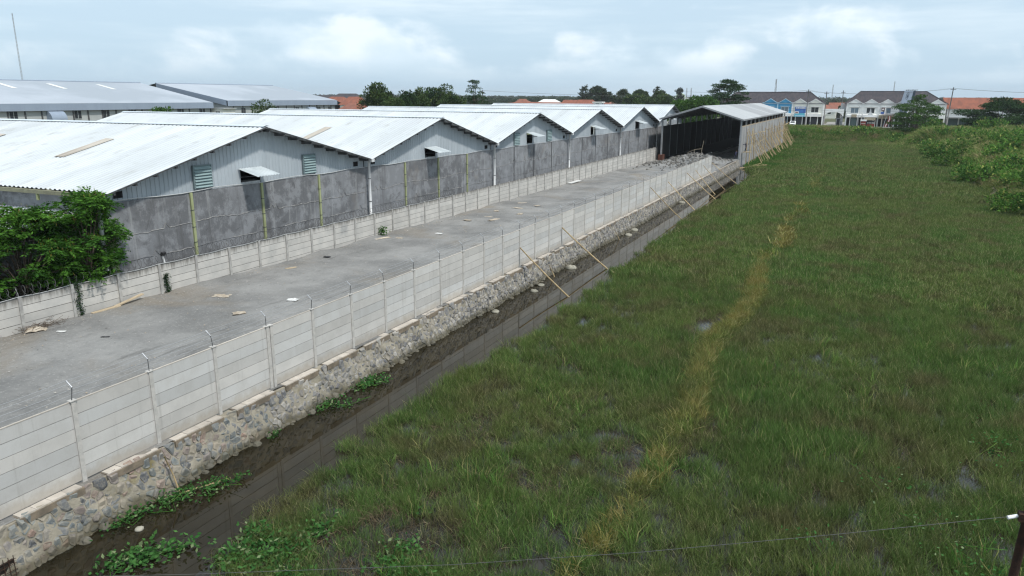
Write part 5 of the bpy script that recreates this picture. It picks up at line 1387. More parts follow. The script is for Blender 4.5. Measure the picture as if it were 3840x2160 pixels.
V, F = leaf_arrays(g.normal(size=(n, 3)) * 0.16 + np.array([0, 0, 0.3]), unit(g.normal(size=(n, 3))), 0.16, 0.09, g); c = bpy.data.objects.new('foliage', npmesh('foliage', V, F, M['leaf_near'])); COL.objects.link(c); c.parent = o
MB().rod((-33.4, 48.0, -0.2), (-33.35, 48.0, 0.35), 0.02, 4).build('stem', M['lush'], o)

# ------------------------------------------------------------------ white shophouses across the road
M['cream'] = pm('cream', (0.78, 0.77, 0.70), (0.70, 0.69, 0.62), 0.6, 0.85, stretch=(1, 1, 0.4))
M['white'] = pm('white', (0.84, 0.84, 0.81), (0.77, 0.77, 0.75), 0.8, 0.8)
M['blue'] = pm('blue', (0.07, 0.33, 0.55), (0.055, 0.27, 0.47), 0.7, 0.7)
M['paleblue'] = pm('paleblue', (0.42, 0.62, 0.74), None, rough=0.7)
M['tile_dark'] = pm('tile_dark', (0.045, 0.043, 0.052), (0.075, 0.064, 0.068), 0.9, 0.85, stretch=(1.6, 0.4, 1), bump=0.4)
M['tile_red'] = pm('tile_red', (0.29, 0.105, 0.065), (0.20, 0.08, 0.055), 0.6, 0.9, stretch=(1.5, 0.5, 1), bump=0.3)
M['tile_red2'] = pm('tile_red2', (0.30, 0.12, 0.08), (0.20, 0.09, 0.065), 0.4, 0.9, rand=0.25)
M['glass'] = pm('glass', (0.03, 0.035, 0.04), None, rough=0.12, spec=0.5)
M['glass_blue'] = pm('glass_blue', (0.16, 0.21, 0.25), None, rough=0.15, spec=0.5)
M['shutter'] = pm('shutter', (0.05, 0.055, 0.065), (0.035, 0.04, 0.05), 3, 0.6, stretch=(1, 1, 6))
M['shutter_green'] = pm('shutter_green', (0.13, 0.19, 0.19), (0.10, 0.15, 0.15), 3, 0.6, stretch=(1, 1, 6))
M['sign_grey'] = pm('sign_grey', (0.40, 0.46, 0.55), (0.36, 0.42, 0.51), 1, 0.5)
M['sign_ink'] = pm('sign_ink', (0.04, 0.06, 0.09), None, rough=0.5)
M['banner_blue'] = pm('banner_blue', (0.05, 0.12, 0.38), (0.06, 0.20, 0.50), 0.8, 0.6)
M['banner_teal'] = pm('banner_teal', (0.10, 0.42, 0.55), (0.14, 0.50, 0.62), 0.8, 0.6)
M['red_paint'] = pm('red_paint', (0.28, 0.045, 0.035), (0.20, 0.04, 0.03), 2, 0.6)
M['tan_cloth'] = pm('tan_cloth', (0.42, 0.36, 0.26), (0.30, 0.27, 0.20), 1.5, 0.8)
FY = 280.0; GZ = 1.38


def window(parent, x0, x1, z0, z1, glass, y=FY):
    f = MB(); e = 0.09; yy0, yy1 = y - 0.06, y + 0.02; xm = (x0 + x1) / 2
    f.box(x0, x0 + e, yy0, yy1, z0, z1).box(x1 - e, x1, yy0, yy1, z0, z1).box(x0 + e, x1 - e, yy0, yy1, z0, z0 + e).box(x0 + e, x1 - e, yy0, yy1, z1 - e, z1).box(xm - e / 2, xm + e / 2, yy0, yy1, z0 + e, z1 - e)
    w_ = f.build('window', M['white'], parent)
    for a, b_ in ((x0 + e, xm - e / 2), (xm + e / 2, x1 - e)): MB().box(a, b_, y - 0.02, y + 0.01, z0 + e, z1 - e).build('pane', glass, w_)
    MB().box(x0 - 0.1, x1 + 0.1, y - 0.2, y - 0.06, z0 - 0.12, z0).build('sill', M['white'], w_)


def bay(parent, xc, wall, trim, glass, pitch=4.9, front='shutter', win=True):
    x0, x1 = xc - pitch / 2, xc + pitch / 2
    MB().box(x0, x1, FY, FY + 0.25, 4.25, 8.75).build('upper_wall', wall, parent)
    MB().box(x0 - 0.22, x0 + 0.22, FY - 0.18, FY - 0.002, GZ, 8.95).build('pilaster', trim, parent)
    MB().prism([(xc - 2.15, FY - 0.15, 8.76), (xc + 2.15, FY - 0.15, 8.76), (xc, FY - 0.15, 10.1)], (0, 6.0, 0)).build('gablet', wall, parent)
    for s_ in (-1, 1):
        MB().prism([(xc, FY - 0.25, 10.12), (xc, FY - 0.25, 10.32), (xc + 2.4 * s_, FY - 0.25, 8.82), (xc + 2.4 * s_, FY - 0.25, 8.64)], (0, 0.3, 0)).build('gablet_trim', trim, parent)
    MB().box(xc - 2.2, xc + 2.2, FY - 0.22, FY - 0.002, 8.42, 8.64).build('cornice', trim, parent)
    MB().box(xc - 1.7, xc + 1.7, FY - 0.5, FY - 0.002, 7.62, 7.78).build('window_hood', trim, parent)
    if win: window(parent, xc - 1.25, xc + 1.25, 5.65, 7.5, glass)
    MB().prism([(xc - 2.2, FY - 0.002, 5.35), (xc - 2.2, FY - 1.3, 5.2), (xc - 2.2, FY - 1.3, 4.3), (xc - 2.2, FY - 0.002, 4.3)], (4.4, 0, 0)).build('fascia', M['white'], parent)
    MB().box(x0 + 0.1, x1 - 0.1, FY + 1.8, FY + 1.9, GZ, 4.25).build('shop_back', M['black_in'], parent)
    MB().box(xc - 0.9, xc + 0.9, FY + 0.2, FY + 0.3, GZ, 4.0).build('roller_shutter', M['shutter'] if front == 'shutter' else M['shutter_green'], parent)
    for s_ in (-1, 1): MB().box(xc + 1.15 * s_ - 0.14, xc + 1.15 * s_ + 0.14, FY + 0.05, FY + 0.35, GZ, 4.25).build('jamb', trim, parent)


def hip_roof(parent, x0, x1, r0, r1, mat, ze=8.72, zr=12.4, dep=12.0):
    o = Vector((0, 0, 0)); a = (x0, FY - 0.35, ze); b_ = (x1, FY - 0.35, ze); c = (x1, FY + dep, ze); d = (x0, FY + dep, ze); e = (r0, FY + dep / 2, zr); f = (r1, FY + dep / 2, zr)
    g = MB().add([a, b_, c, d, e, f], [(0, 1, 5, 4), (1, 2, 5), (2, 3, 4, 5), (3, 0, 4), (3, 2, 1, 0)])
    r_ = g.build('roof', mat, parent)
    MB().rod((r0, FY + dep / 2, zr + 0.05), (r1, FY + dep / 2, zr + 0.05), 0.16, 6).build('ridge_tiles', M['tile_dark'] if mat != M['tile_red'] else M['tile_red'], r_)
    for p, q in ((a, e), (b_, f)): MB().rod(Vector(p) + Vector((0, 0, 0.08)), Vector(q) + Vector((0, 0, 0.08)), 0.12, 6).build('hip_tiles', M['tile_dark'], r_)
    return r_


sl = thing('shophouse_block', (-22, FY, GZ), 'shophouse block with two blue and two cream gabled bays under a dark roof', 'building')
for k, xc in enumerate((-29.3, -24.4, -19.5, -14.6)):
    k += 1; bl = k < 3
    bay(sl, xc, M['blue'] if bl else M['cream'], M['paleblue'] if bl else M['white'], M['glass'] if k == 4 else M['glass_blue'], win=(k != 3))
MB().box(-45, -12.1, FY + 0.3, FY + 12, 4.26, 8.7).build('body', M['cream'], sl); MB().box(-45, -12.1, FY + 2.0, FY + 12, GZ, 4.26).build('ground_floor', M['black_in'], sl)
MB().box(-12.15, -11.75, FY - 0.18, FY + 0.5, GZ, 8.95).build('pilaster', M['white'], sl)
hip_roof(sl, -46, -11.6, -42, -16.8, M['tile_dark'])
sr = thing('shophouse_block', (10, FY, GZ), 'long white shophouse block with six gablets and a big grey sign on its dark roof', 'building')
for k, xc in enumerate((-2.1, 2.75, 7.6, 12.5, 17.3, 22.1)):
    bay(sr, xc, M['white'], M['white'], [M['glass_blue'], M['glass'], M['glass_blue'], M['glass_blue'], M['glass'], M['glass']][k], 4.86, 'green' if k == 0 else 'shutter')
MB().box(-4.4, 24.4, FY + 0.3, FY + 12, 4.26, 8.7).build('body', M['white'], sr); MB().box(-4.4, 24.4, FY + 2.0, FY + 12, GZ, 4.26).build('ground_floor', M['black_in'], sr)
MB().box(24.3, 24.7, FY - 0.18, FY + 0.5, GZ, 8.95).build('pilaster', M['white'], sr)
hip_roof(sr, -5.4, 25.2, -0.9, 18.9, M['tile_dark'], zr=12.75)
# sign hung on the roof: grey face with an oval emblem
sg = thing('roof_sign', (12.9, FY - 1, 9), 'large grey signboard with a dark oval emblem on the white shophouse roof', 'sign')
MB().prism([(11.35, FY - 2.2, 8.9), (14.1, FY - 2.2, 9.05), (14.55, FY - 2.2, 12.95), (12.1, FY - 2.2, 12.95)], (0, 1.6, 0)).build('panel', M['sign_grey'], sg)
MB().prism([(14.12, FY - 2.15, 9.05), (14.7, FY - 2.15, 9.05), (15.3, FY - 2.15, 12.95), (14.57, FY - 2.15, 12.95)], (0, 1.5, 0)).build('side_panel', M['sign_ink'], sg)


def oval(cx, cz, rx, rz_, th, tilt, mat, nm, par, y):
    g = MB(); n = 28; pts = []
    for ring in (1.0, 1.0 - th):
        for k in range(n):
            a = 6.28318 * k / n; u, v = rx * ring * math.cos(a), rz_ * (1 - (1 - ring) * rx / rz_) * math.sin(a); pts.append((cx + u + tilt * v, y, cz + v))
    g.add(pts, [(k, (k + 1) % n, n + (k + 1) % n, n + k) for k in range(n)]); return g.build(nm, mat, par)


oval(13.0, 11.35, 0.42, 1.15, 0.32, 0.15, M['sign_ink'], 'oval_emblem', sg, FY - 2.206)
MB().add([(12.78, FY - 2.206, 10.75), (12.92, FY - 2.206, 10.7), (13.2, FY - 2.206, 11.95), (13.1, FY - 2.206, 12.05)], [(0, 1, 2, 3)]).build('emblem_stroke', M['sign_ink'], sg)
MB().add([(12.98, FY - 2.206, 11.5), (13.2, FY - 2.206, 11.55), (13.12, FY - 2.206, 10.8), (13.0, FY - 2.206, 10.8)], [(0, 1, 2, 3)]).build('emblem_stroke', M['sign_ink'], sg)
MB().rod((12.3, FY - 1.4, 13.15), (15.9, FY - 1.4, 13.2), 0.09, 5).build('top_rail', M['dark_steel'], sg)
for k in range(5): MB().rod((12.6 + k * 0.6, FY - 1.4, 12.9), (12.6 + k * 0.6, FY - 1.4, 13.3 + 0.15 * (k % 2)), 0.07, 5).build('rail_post', M['dark_steel'], sg)
# banner on the cream bay
bn = thing('banner', (-19.1, FY - 1.45, 4.2), 'blue printed banner with a white header across the cream shophouse bay', 'banner')
MB().box(-20.9, -17.4, FY - 1.5, FY - 1.4, 5.5, 7.55).build('upper_print', M['banner_blue'], bn)
MB().box(-20.95, -17.6, FY - 1.5, FY - 1.4, 4.2, 5.496).build('lower_print', M['banner_teal'], bn)
MB().box(-20.6, -17.6, FY - 1.53, FY - 1.502, 6.95, 7.42).build('header', M['white'], bn)
for k in range(11):
    if k in (2, 8): continue
    MB().box(-20.4 + k * 0.245, -20.24 + k * 0.245, FY - 1.55, FY - 1.532, 7.08, 7.3).build('header_letter', M['banner_blue'], bn)
MB().box(-20.85, -19.6, FY - 1.53, FY - 1.502, 5.3, 6.05).build('inset', M['white'], bn)
MB().box(-20.7, -19.8, FY - 1.55, FY - 1.532, 5.55, 5.8).build('inset_print', M['red_paint'], bn)
MB().box(-20.7, -17.9, FY - 1.53, FY - 1.502, 4.35, 4.75).build('footer', M['paleblue'], bn)
# arched gateway
ag = thing('arched_gateway', (-8.5, FY, GZ), 'white arched gateway between the two shophouse blocks', 'gateway')
pts = [(-11.7, FY, 6.95), (-11.7, FY, 4.6)] + [(-8.55 - 2.75 * math.cos(math.pi * k / 14), FY, 4.6 + 1.35 * math.sin(math.pi * k / 14)) for k in range(15)] + [(-5.4, FY, 4.6), (-5.4, FY, 6.95)]
g = MB(); top = 6.95
for k in range(2, len(pts) - 3): g.prism([pts[k], pts[k + 1], (pts[k + 1][0], FY, top), (pts[k][0], FY, top)], (0, 0.6, 0))
g.prism([(-11.7, FY, 4.6), (-11.3, FY, 4.6), (-11.3, FY, top), (-11.7, FY, top)], (0, 0.6, 0)).prism([(-5.8, FY, 4.6), (-5.4, FY, 4.6), (-5.4, FY, top), (-5.8, FY, top)], (0, 0.6, 0))
g.build('arch_band', M['white'], ag)
for x in (-11.45, -5.75): MB().box(x - 0.3, x + 0.3, FY + 0.05, FY + 0.5, GZ, 4.6).build('pier', M['shed_col'], ag); MB().box(x - 0.42, x + 0.42, FY - 0.05, FY + 0.6, 4.35, 4.62).build('capital', M['shed_col'], ag)
b = MB().quad((-11, 280.8, 1.4), (-6, 280.8, 1.4), (-5, 330, 1.2), (-12, 330, 1.2)).build('path', M['pavement']); b['kind'] = 'structure'
gb = thing('guard_booth', (-6.9, 284, GZ), 'small dark guard booth inside the gateway arch', 'booth')
MB().box(-7.7, -6.1, 283, 285, GZ, 3.6).build('walls', M['shutter'], gb); MB().box(-7.9, -5.9, 282.8, 285.2, 3.6, 3.85).build('roof', M['shed_col'], gb)
for x in (-7.5, -6.3): MB().box(x - 0.08, x + 0.08, 282.85, 282.98, GZ, 3.6).build('post', M['white'], gb)
# signs, stalls and flags before the right block
fs_ = thing('fascia_sign', (-2.1, FY - 1.4, 4.4), 'small brown shop sign over the green shutter', 'sign')
MB().box(-2.9, -1.3, FY - 1.42, FY - 1.31, 4.35, 5.3).build('board', M['tan_cloth'], fs_); MB().box(-2.7, -1.5, FY - 1.45, FY - 1.422, 4.85, 5.1).build('print', M['timber'], fs_)
tt = thing('peaked_tent', (2.75, FY - 2.5, GZ), 'grey peaked tent roof over a food stall front', 'tent')
g = MB(); ap = (2.75, FY - 2.4, 7.3)
rg = [[(2.75 + sx * w_, FY - 2.4 + sy * w_, z) for sx, sy in ((-1, -1), (1, -1), (1, 1), (-1, 1))] for w_, z in ((1.75, 4.5), (0.8, 5.1), (0.32, 6.0), (0.08, 7.2))]
for a, b_ in zip(rg, rg[1:]):
    for k in range(4): g.quad(a[k], a[(k + 1) % 4], b_[(k + 1) % 4], b_[k])
g.build('canopy', M['shed_roof'], tt)
for sx in (-1, 1): MB().rod((2.75 + 1.7 * sx, FY - 4.1, GZ), (2.75 + 1.7 * sx, FY - 4.1, 4.5), 0.06, 6).build('pole', M['white'], tt)
MB().box(1.1, 4.5, FY - 4.2, FY - 4.1, 3.5, 4.45).build('valance', M['tan_cloth'], tt)
fst = thing('food_stall', (3.3, FY - 3, GZ), 'red food stall counter under the peaked tent', 'stall')
MB().box(2.1, 4.4, FY - 3.6, FY - 2.6, GZ, 2.3).build('counter', M['red_paint'], fst); MB().box(2.1, 4.4, FY - 3.5, FY - 3.45, 2.3, 3.3).build('display', M['glass'], fst)
for k in range(5): MB().box(2.2 + 0.44 * k, 2.5 + 0.44 * k, FY - 3.56, FY - 3.51, 2.5, 2.75).build('jar', M['white'], fst)
ks = thing('kiosk', (0.9, 272.5, GZ), 'small red wooden kiosk with a white top by the road', 'kiosk')
MB().box(0.2, 1.75, 272, 273.2, GZ, 3.3).build('body', M['red_paint'], ks); MB().box(0.05, 1.9, 271.8, 273.4, 3.3, 3.75).build('top', M['white'], ks); MB().box(0.35, 1.6, 271.95, 271.99, 2.5, 2.6).build('shelf', M['white'], ks)
cn = thing('shop_canopy', (9, FY - 3, 4.9), 'flat brown canopy on thin posts before the tan-curtained shop', 'canopy')
MB().box(6.3, 12.8, FY - 4.5, FY - 1.4, 5.45, 5.62).build('sheet', M['red_brick'], cn); MB().box(5.4, 10.0, FY - 1.45, FY - 1.35, 4.0, 5.2).build('curtain', M['tan_cloth'], cn)
for x in (6.5, 9.4, 12.6): MB().rod((x, FY - 4.4, GZ), (x, FY - 4.4, 5.45), 0.05, 5).build('post', M['timber'], cn)
fg = thing('feather_flag', (7.2, 273, GZ), 'tall curved red-and-white promotional flag', 'flag')
MB().tube([(7.05, 273, GZ), (7.2, 273, 3.2), (7.6, 273, 4.9)], 0.04, 5).build('pole', M['white'], fg)
for a, b_, mt_ in ((0.0, 0.28, M['red_paint']), (0.28, 0.5, M['white']), (0.5, 0.78, M['red_paint'])):
    c_ = [(7.15, 1.6), (7.45, 2.5), (7.95, 3.4), (8.2, 4.2), (8.1, 5.0)]; g = MB()
    for (x0, z0), (x1, z1) in zip(c_, c_[1:]): g.prism([(x0 + a, 272.98, z0), (x0 + b_, 272.98, z0 - 0.03), (x1 + b_, 272.98, z1 - 0.03), (x1 + a, 272.98, z1)], (0, 0.03, 0))
    g.build('cloth', mt_, fg)
bd = thing('hanging_sign', (6.4, FY - 0.6, 5.7), 'small dark sign with a white disc under a gablet', 'sign')
MB().box(6.0, 6.9, FY - 0.75, FY - 0.65, 6.5, 7.55).build('board', M['red_brick'], bd); oval(6.45, 7.0, 0.28, 0.28, 0.98, 0, M['white'], 'disc', bd, FY - 0.76); MB().box(5.9, 6.85, FY - 0.75, FY - 0.65, 5.55, 6.1).build('lower_board', M['banner_blue'], bd); MB().box(6.95, 7.35, FY - 0.75, FY - 0.65, 5.6, 7.5).build('strip_board', M['white'], bd)
ms = thing('metal_hoarding', (-5.2, FY + 0.8, 7), 'pale ribbed metal hoarding rising above the gateway end', 'hoarding')
for k in range(5): MB().box(-6.55 + 0.36 * k, -6.22 + 0.36 * k, FY + 0.7, FY + 0.8, 6.3, 8.9).build('sheet', M['shed_roof'], ms)
# red-roofed shop on the right
rs = thing('red_roofed_shop', (32, 285, GZ), 'red-tiled building with green shutters beside the white shophouses', 'building')
MB().box(25.6, 48, 285.5, 296, GZ, 7.3).build('walls', M['white'], rs)
MB().add([(25.2, 285, 7.3), (49, 285, 7.3), (49, 291, 10.9), (24.2, 291, 10.9), (25.2, 297, 7.3), (49, 297, 7.3)], [(0, 1, 2, 3), (3, 2, 5, 4), (0, 3, 4)]).build('roof', M['tile_red'], rs)
for k in range(14): MB().box(26 + k * 1.5, 26.25 + k * 1.5, 285.1, 285.49, 6.5, 7.2).build('eaves_bracket', M['dark_steel'], rs)
MB().box(25.6, 47, 282.5, 285.4, 4.4, 4.7).build('awning', M['shed_col'], rs)
for k in range(6): MB().box(26 + k * 3.4, 29 + k * 3.4, 285.38, 285.48, GZ, 4.3).build('roller_shutter', M['shutter_green'], rs)
# vehicles
car = thing('parked_car', (-20.6, 269.6, GZ), 'small white car parked facing the field by the shophouses', 'car')
cx, cy, cz = -20.6, 270.5, 1.3
prof = [(-2.0, 0.35), (-2.05, 0.8), (-1.75, 1.0), (-1.1, 1.08), (-0.45, 1.62), (1.2, 1.66), (1.9, 1.1), (2.0, 0.4)]
MB().prism([(cx - 0.85, cy + a, cz + b_) for a, b_ in prof], (1.7, 0, 0)).build('body', M['white'], car)
MB().prism([(cx - 0.7, cy - 1.13, cz + 1.12), (cx + 0.7, cy - 1.13, cz + 1.12), (cx + 0.62, cy - 0.53, cz + 1.58), (cx - 0.62, cy - 0.53, cz + 1.58)], (0, -0.02, 0.02)).build('windscreen', M['glass'], car)
MB().box(cx - 0.45, cx + 0.45, cy - 2.09, cy - 2.05, cz + 0.45, cz + 0.7).build('grille', M['black_scrap'], car)
for s_ in (-1, 1):
    MB().box(cx + 0.66 * s_ - 0.16, cx + 0.66 * s_ + 0.16, cy - 2.085, cy - 2.04, cz + 0.68, cz + 0.86).build('headlight', M['glass_blue'], car)
    for dy in (-1.3, 1.25):
        wl = MB().tube([(cx + 0.86 * s_ - 0.1, cy + dy, cz + 0.32), (cx + 0.86 * s_ + 0.02, cy + dy, cz + 0.32)], 0.32, 14).build('wheel', M['black_scrap'], car)
        MB().tube([(cx + 0.86 * s_ - 0.02, cy + dy, cz + 0.32), (cx + 0.86 * s_ + 0.035, cy + dy, cz + 0.32)], 0.18, 10).build('rim', M['shed_roof'], wl)
mo = thing('motorcycle', (-6.0, 258, 1.27), 'dark motorcycle ridden along the road before the gateway', 'motorcycle')
mx_, my_, mz_ = -6.0, 258.0, 1.27
for dx in (-0.62, 0.62):
    g = MB(); n = 16
    g.tube([(mx_ + dx + 0.27 * math.cos(6.28318 * k / n), my_, mz_ + 0.30 + 0.27 * math.sin(6.28318 * k / n)) for k in range(n + 1)], 0.05, 6, cap=False)
    ty = g.build('tyre', M['black_scrap'], mo); MB().tube([(mx_ + dx, my_ - 0.05, mz_ + 0.3), (mx_ + dx, my_ + 0.05, mz_ + 0.3)], 0.18, 10).build('rim', M['shed_col'], ty)
MB().prism([(mx_ - 0.7, my_ - 0.13, mz_ + 0.7), (mx_ - 0.35, my_ - 0.13, mz_ + 0.35), (mx_ + 0.35, my_ - 0.13, mz_ + 0.32), (mx_ + 0.62, my_ - 0.13, mz_ + 0.72), (mx_ + 0.5, my_ - 0.13, mz_ + 0.95), (mx_ + 0.2, my_ - 0.13, mz_ + 0.72)], (0, 0.26, 0)).build('body', M['black_scrap'], mo)
MB().rod((mx_ + 0.48, my_ - 0.32, mz_ + 1.02), (mx_ + 0.48, my_ + 0.32, mz_ + 1.02), 0.025, 5).build('handlebar', M['dark_steel'], mo)
MB().rod((mx_ + 0.5, my_, mz_ + 0.95), (mx_ + 0.64, my_, mz_ + 0.3), 0.035, 5).build('fork', M['dark_steel'], mo)
MB().sphere((mx_ + 0.62, my_, mz_ + 0.85), 0.09, 8, 5).build('headlight', M['white'], mo)
J = joints(0.9, 0.25, 0.0)
for k, sg_ in (('l', -1), ('r', 1)):
    J['knee' + k] = ((0.16 * sg_, 0.42, 0.78), 0.065); J['ankle' + k] = ((0.15 * sg_, 0.30, 0.40), 0.045); J['toe' + k] = ((0.15 * sg_, 0.44, 0.35), 0.04)
person((mx_ - 0.1, my_, mz_ - 0.05), R(-90), body_mat('rider_clothes', (0.03, 0.03, 0.04), (0.03, 0.03, 0.035), hair=(0.15, 0.15, 0.16)), J, 'rider in dark clothes seated on the motorcycle')
person((-15.6, 274.5, GZ), R(180), navy, joints(0.2, 0.05), 'person in dark clothes standing before the cream shophouse')

# ------------------------------------------------------------------ utility poles, wires, masts
M['pole'] = pm('pole', (0.26, 0.25, 0.24), (0.19, 0.185, 0.18), 2, 0.9)
POLES = [((-16.6, 270.2), 13.3, 'first utility pole along the road, before the cream shophouse bays'), ((-11.0, 270.2), 12.6, 'second utility pole along the road, at the gateway edge'), ((24.4, 264.0), 13.9, 'tall leaning utility pole beside the red-roofed shop'),
         ((-6.7, 300.0), 13.2, 'utility pole standing behind the gateway'), ((-105.9, 207.7), 12.4, 'thin white pole beside the dark end tree'), ((-156.6, 218.2), 11.5, 'utility pole left of the tree clump')]
tops = []
for (x, y), h, lb in POLES:
    o = thing('utility_pole', (x, y, 1.0), lb, 'pole', 'utility poles'); lx = 0.5 if x > 20 else 0
    MB().tube([(x - lx, y, 0.5), (x, y, h)], 0.2, 8, 0.12).build('shaft', M['pole'], o, True)
    MB().box(x - 0.75, x + 0.75, y - 0.06, y + 0.06, h - 0.75, h - 0.62).build('crossarm', M['dark_steel'], o)
    for dx in (-0.65, 0, 0.65): MB().tube([(x + dx, y, h - 0.62), (x + dx, y, h - 0.35)], 0.06, 6, 0.04).build('insulator', M['white'], o)
    tops.append((x, y, h))
wires = []


def span(a, b_, sag, r_=0.02):
    wires.append([tuple(Vector(a).lerp(Vector(b_), k / 12) + Vector((0, 0, -4 * sag * (k / 12) * (1 - k / 12)))) for k in range(13)])


for dz, dx in ((-0.35, -0.65), (-0.35, 0.65), (-6.0, 0), (-6.6, 0), (-7.6, 0)):
    a, b_, c = tops[0], tops[1], tops[2]
    f_ = lambda p: (p[0] + dx, p[1], p[2] + dz)
    span((-60, 270.2, 12.9 + dz), f_(a), 0.6); span(f_(a), f_(b_), 0.15); span(f_(b_), f_(c), 0.9); span(f_(c), (70, 258, 12.8 + dz), 0.8)
for wv in wires:
    pass
ovh = thing('overhead_wires', (0, 270, 9), 'bundle of thin overhead wires strung along the road poles', 'wires')
for wv in wires: MB().tube(wv, 0.022, 4).build('wire', M['wire'], ovh)
tag(MB().tube([tuple(Vector((-105.9, 207.7, 12.2)).lerp(Vector((-40, 330, 12.6)), k / 10) + Vector((0, 0, -6 * (k / 10) * (1 - k / 10)))) for k in range(11)], 0.03, 4).build('wire', M['wire'], None, False, (-105.9, 207.7, 12)), 'thin wire running off the white pole past the far trees', 'wire')
lamp = thing('street_lamp', (-0.6, 271, GZ), 'thin curved street lamp before the green shutter', 'lamp')
MB().tube([(-0.6, 271, GZ), (-0.6, 271, 7.4), (-0.9, 271, 8.2), (-1.7, 271, 8.5)], 0.07, 6, 0.04).build('pole', M['shed_roof'], lamp); MB().box(-2.2, -1.65, 270.85, 271.15, 8.42, 8.56).build('lamp_head', M['white'], lamp)


def mast(x, y, z0, z1, w_, lb, lattice=True, lean=0.0):
    o = thing('radio_mast', (x, y, z0), lb, 'mast', 'masts on the skyline'); M_ = M['pole']
    for dx, dy in ((-1, -1), (1, -1), (0, 1)): MB().rod((x + dx * w_, y + dy * w_, z0), (x + dx * w_ * 0.45 + lean, y + dy * w_ * 0.45, z1), w_ * 0.16, 4).build('leg', M_, o)
    n = int((z1 - z0) / (w_ * 5)); g = MB()
    for k in range(n):
        t_ = k / n; s_ = w_ * (1 - 0.55 * t_); z = z0 + (z1 - z0) * t_; zz = z0 + (z1 - z0) * (k + 1) / n; l_ = lean * t_
        g.rod((x - s_ + l_, y - s_, z), (x + s_ + l_, y - s_, zz), w_ * 0.08, 3).rod((x + s_ + l_, y - s_, z), (x + l_, y + s_, zz), w_ * 0.08, 3)
    g.build('lattice', M_, o)
    return o


mast(-346, 221, 0, 45, 0.32, 'tall slender guyed mast rising behind the far grey warehouse')
mast(-87.6, 875, 0, 30, 1.1, 'lattice tower standing above the blue shophouse roof')
mast(-46.4, 1350, 0, 31.5, 1.0, 'faint tower above the gap between the shophouses')
mast(44.3, 1393, 0, 37, 1.0, 'faint tower rising left of the roof sign')
mast(-197, 937, 0, 21.5, 0.9, 'first of twin minaret-like towers beside the dome'); mast(-192, 939, 0, 21.5, 0.9, 'second of twin minaret-like towers beside the dome')

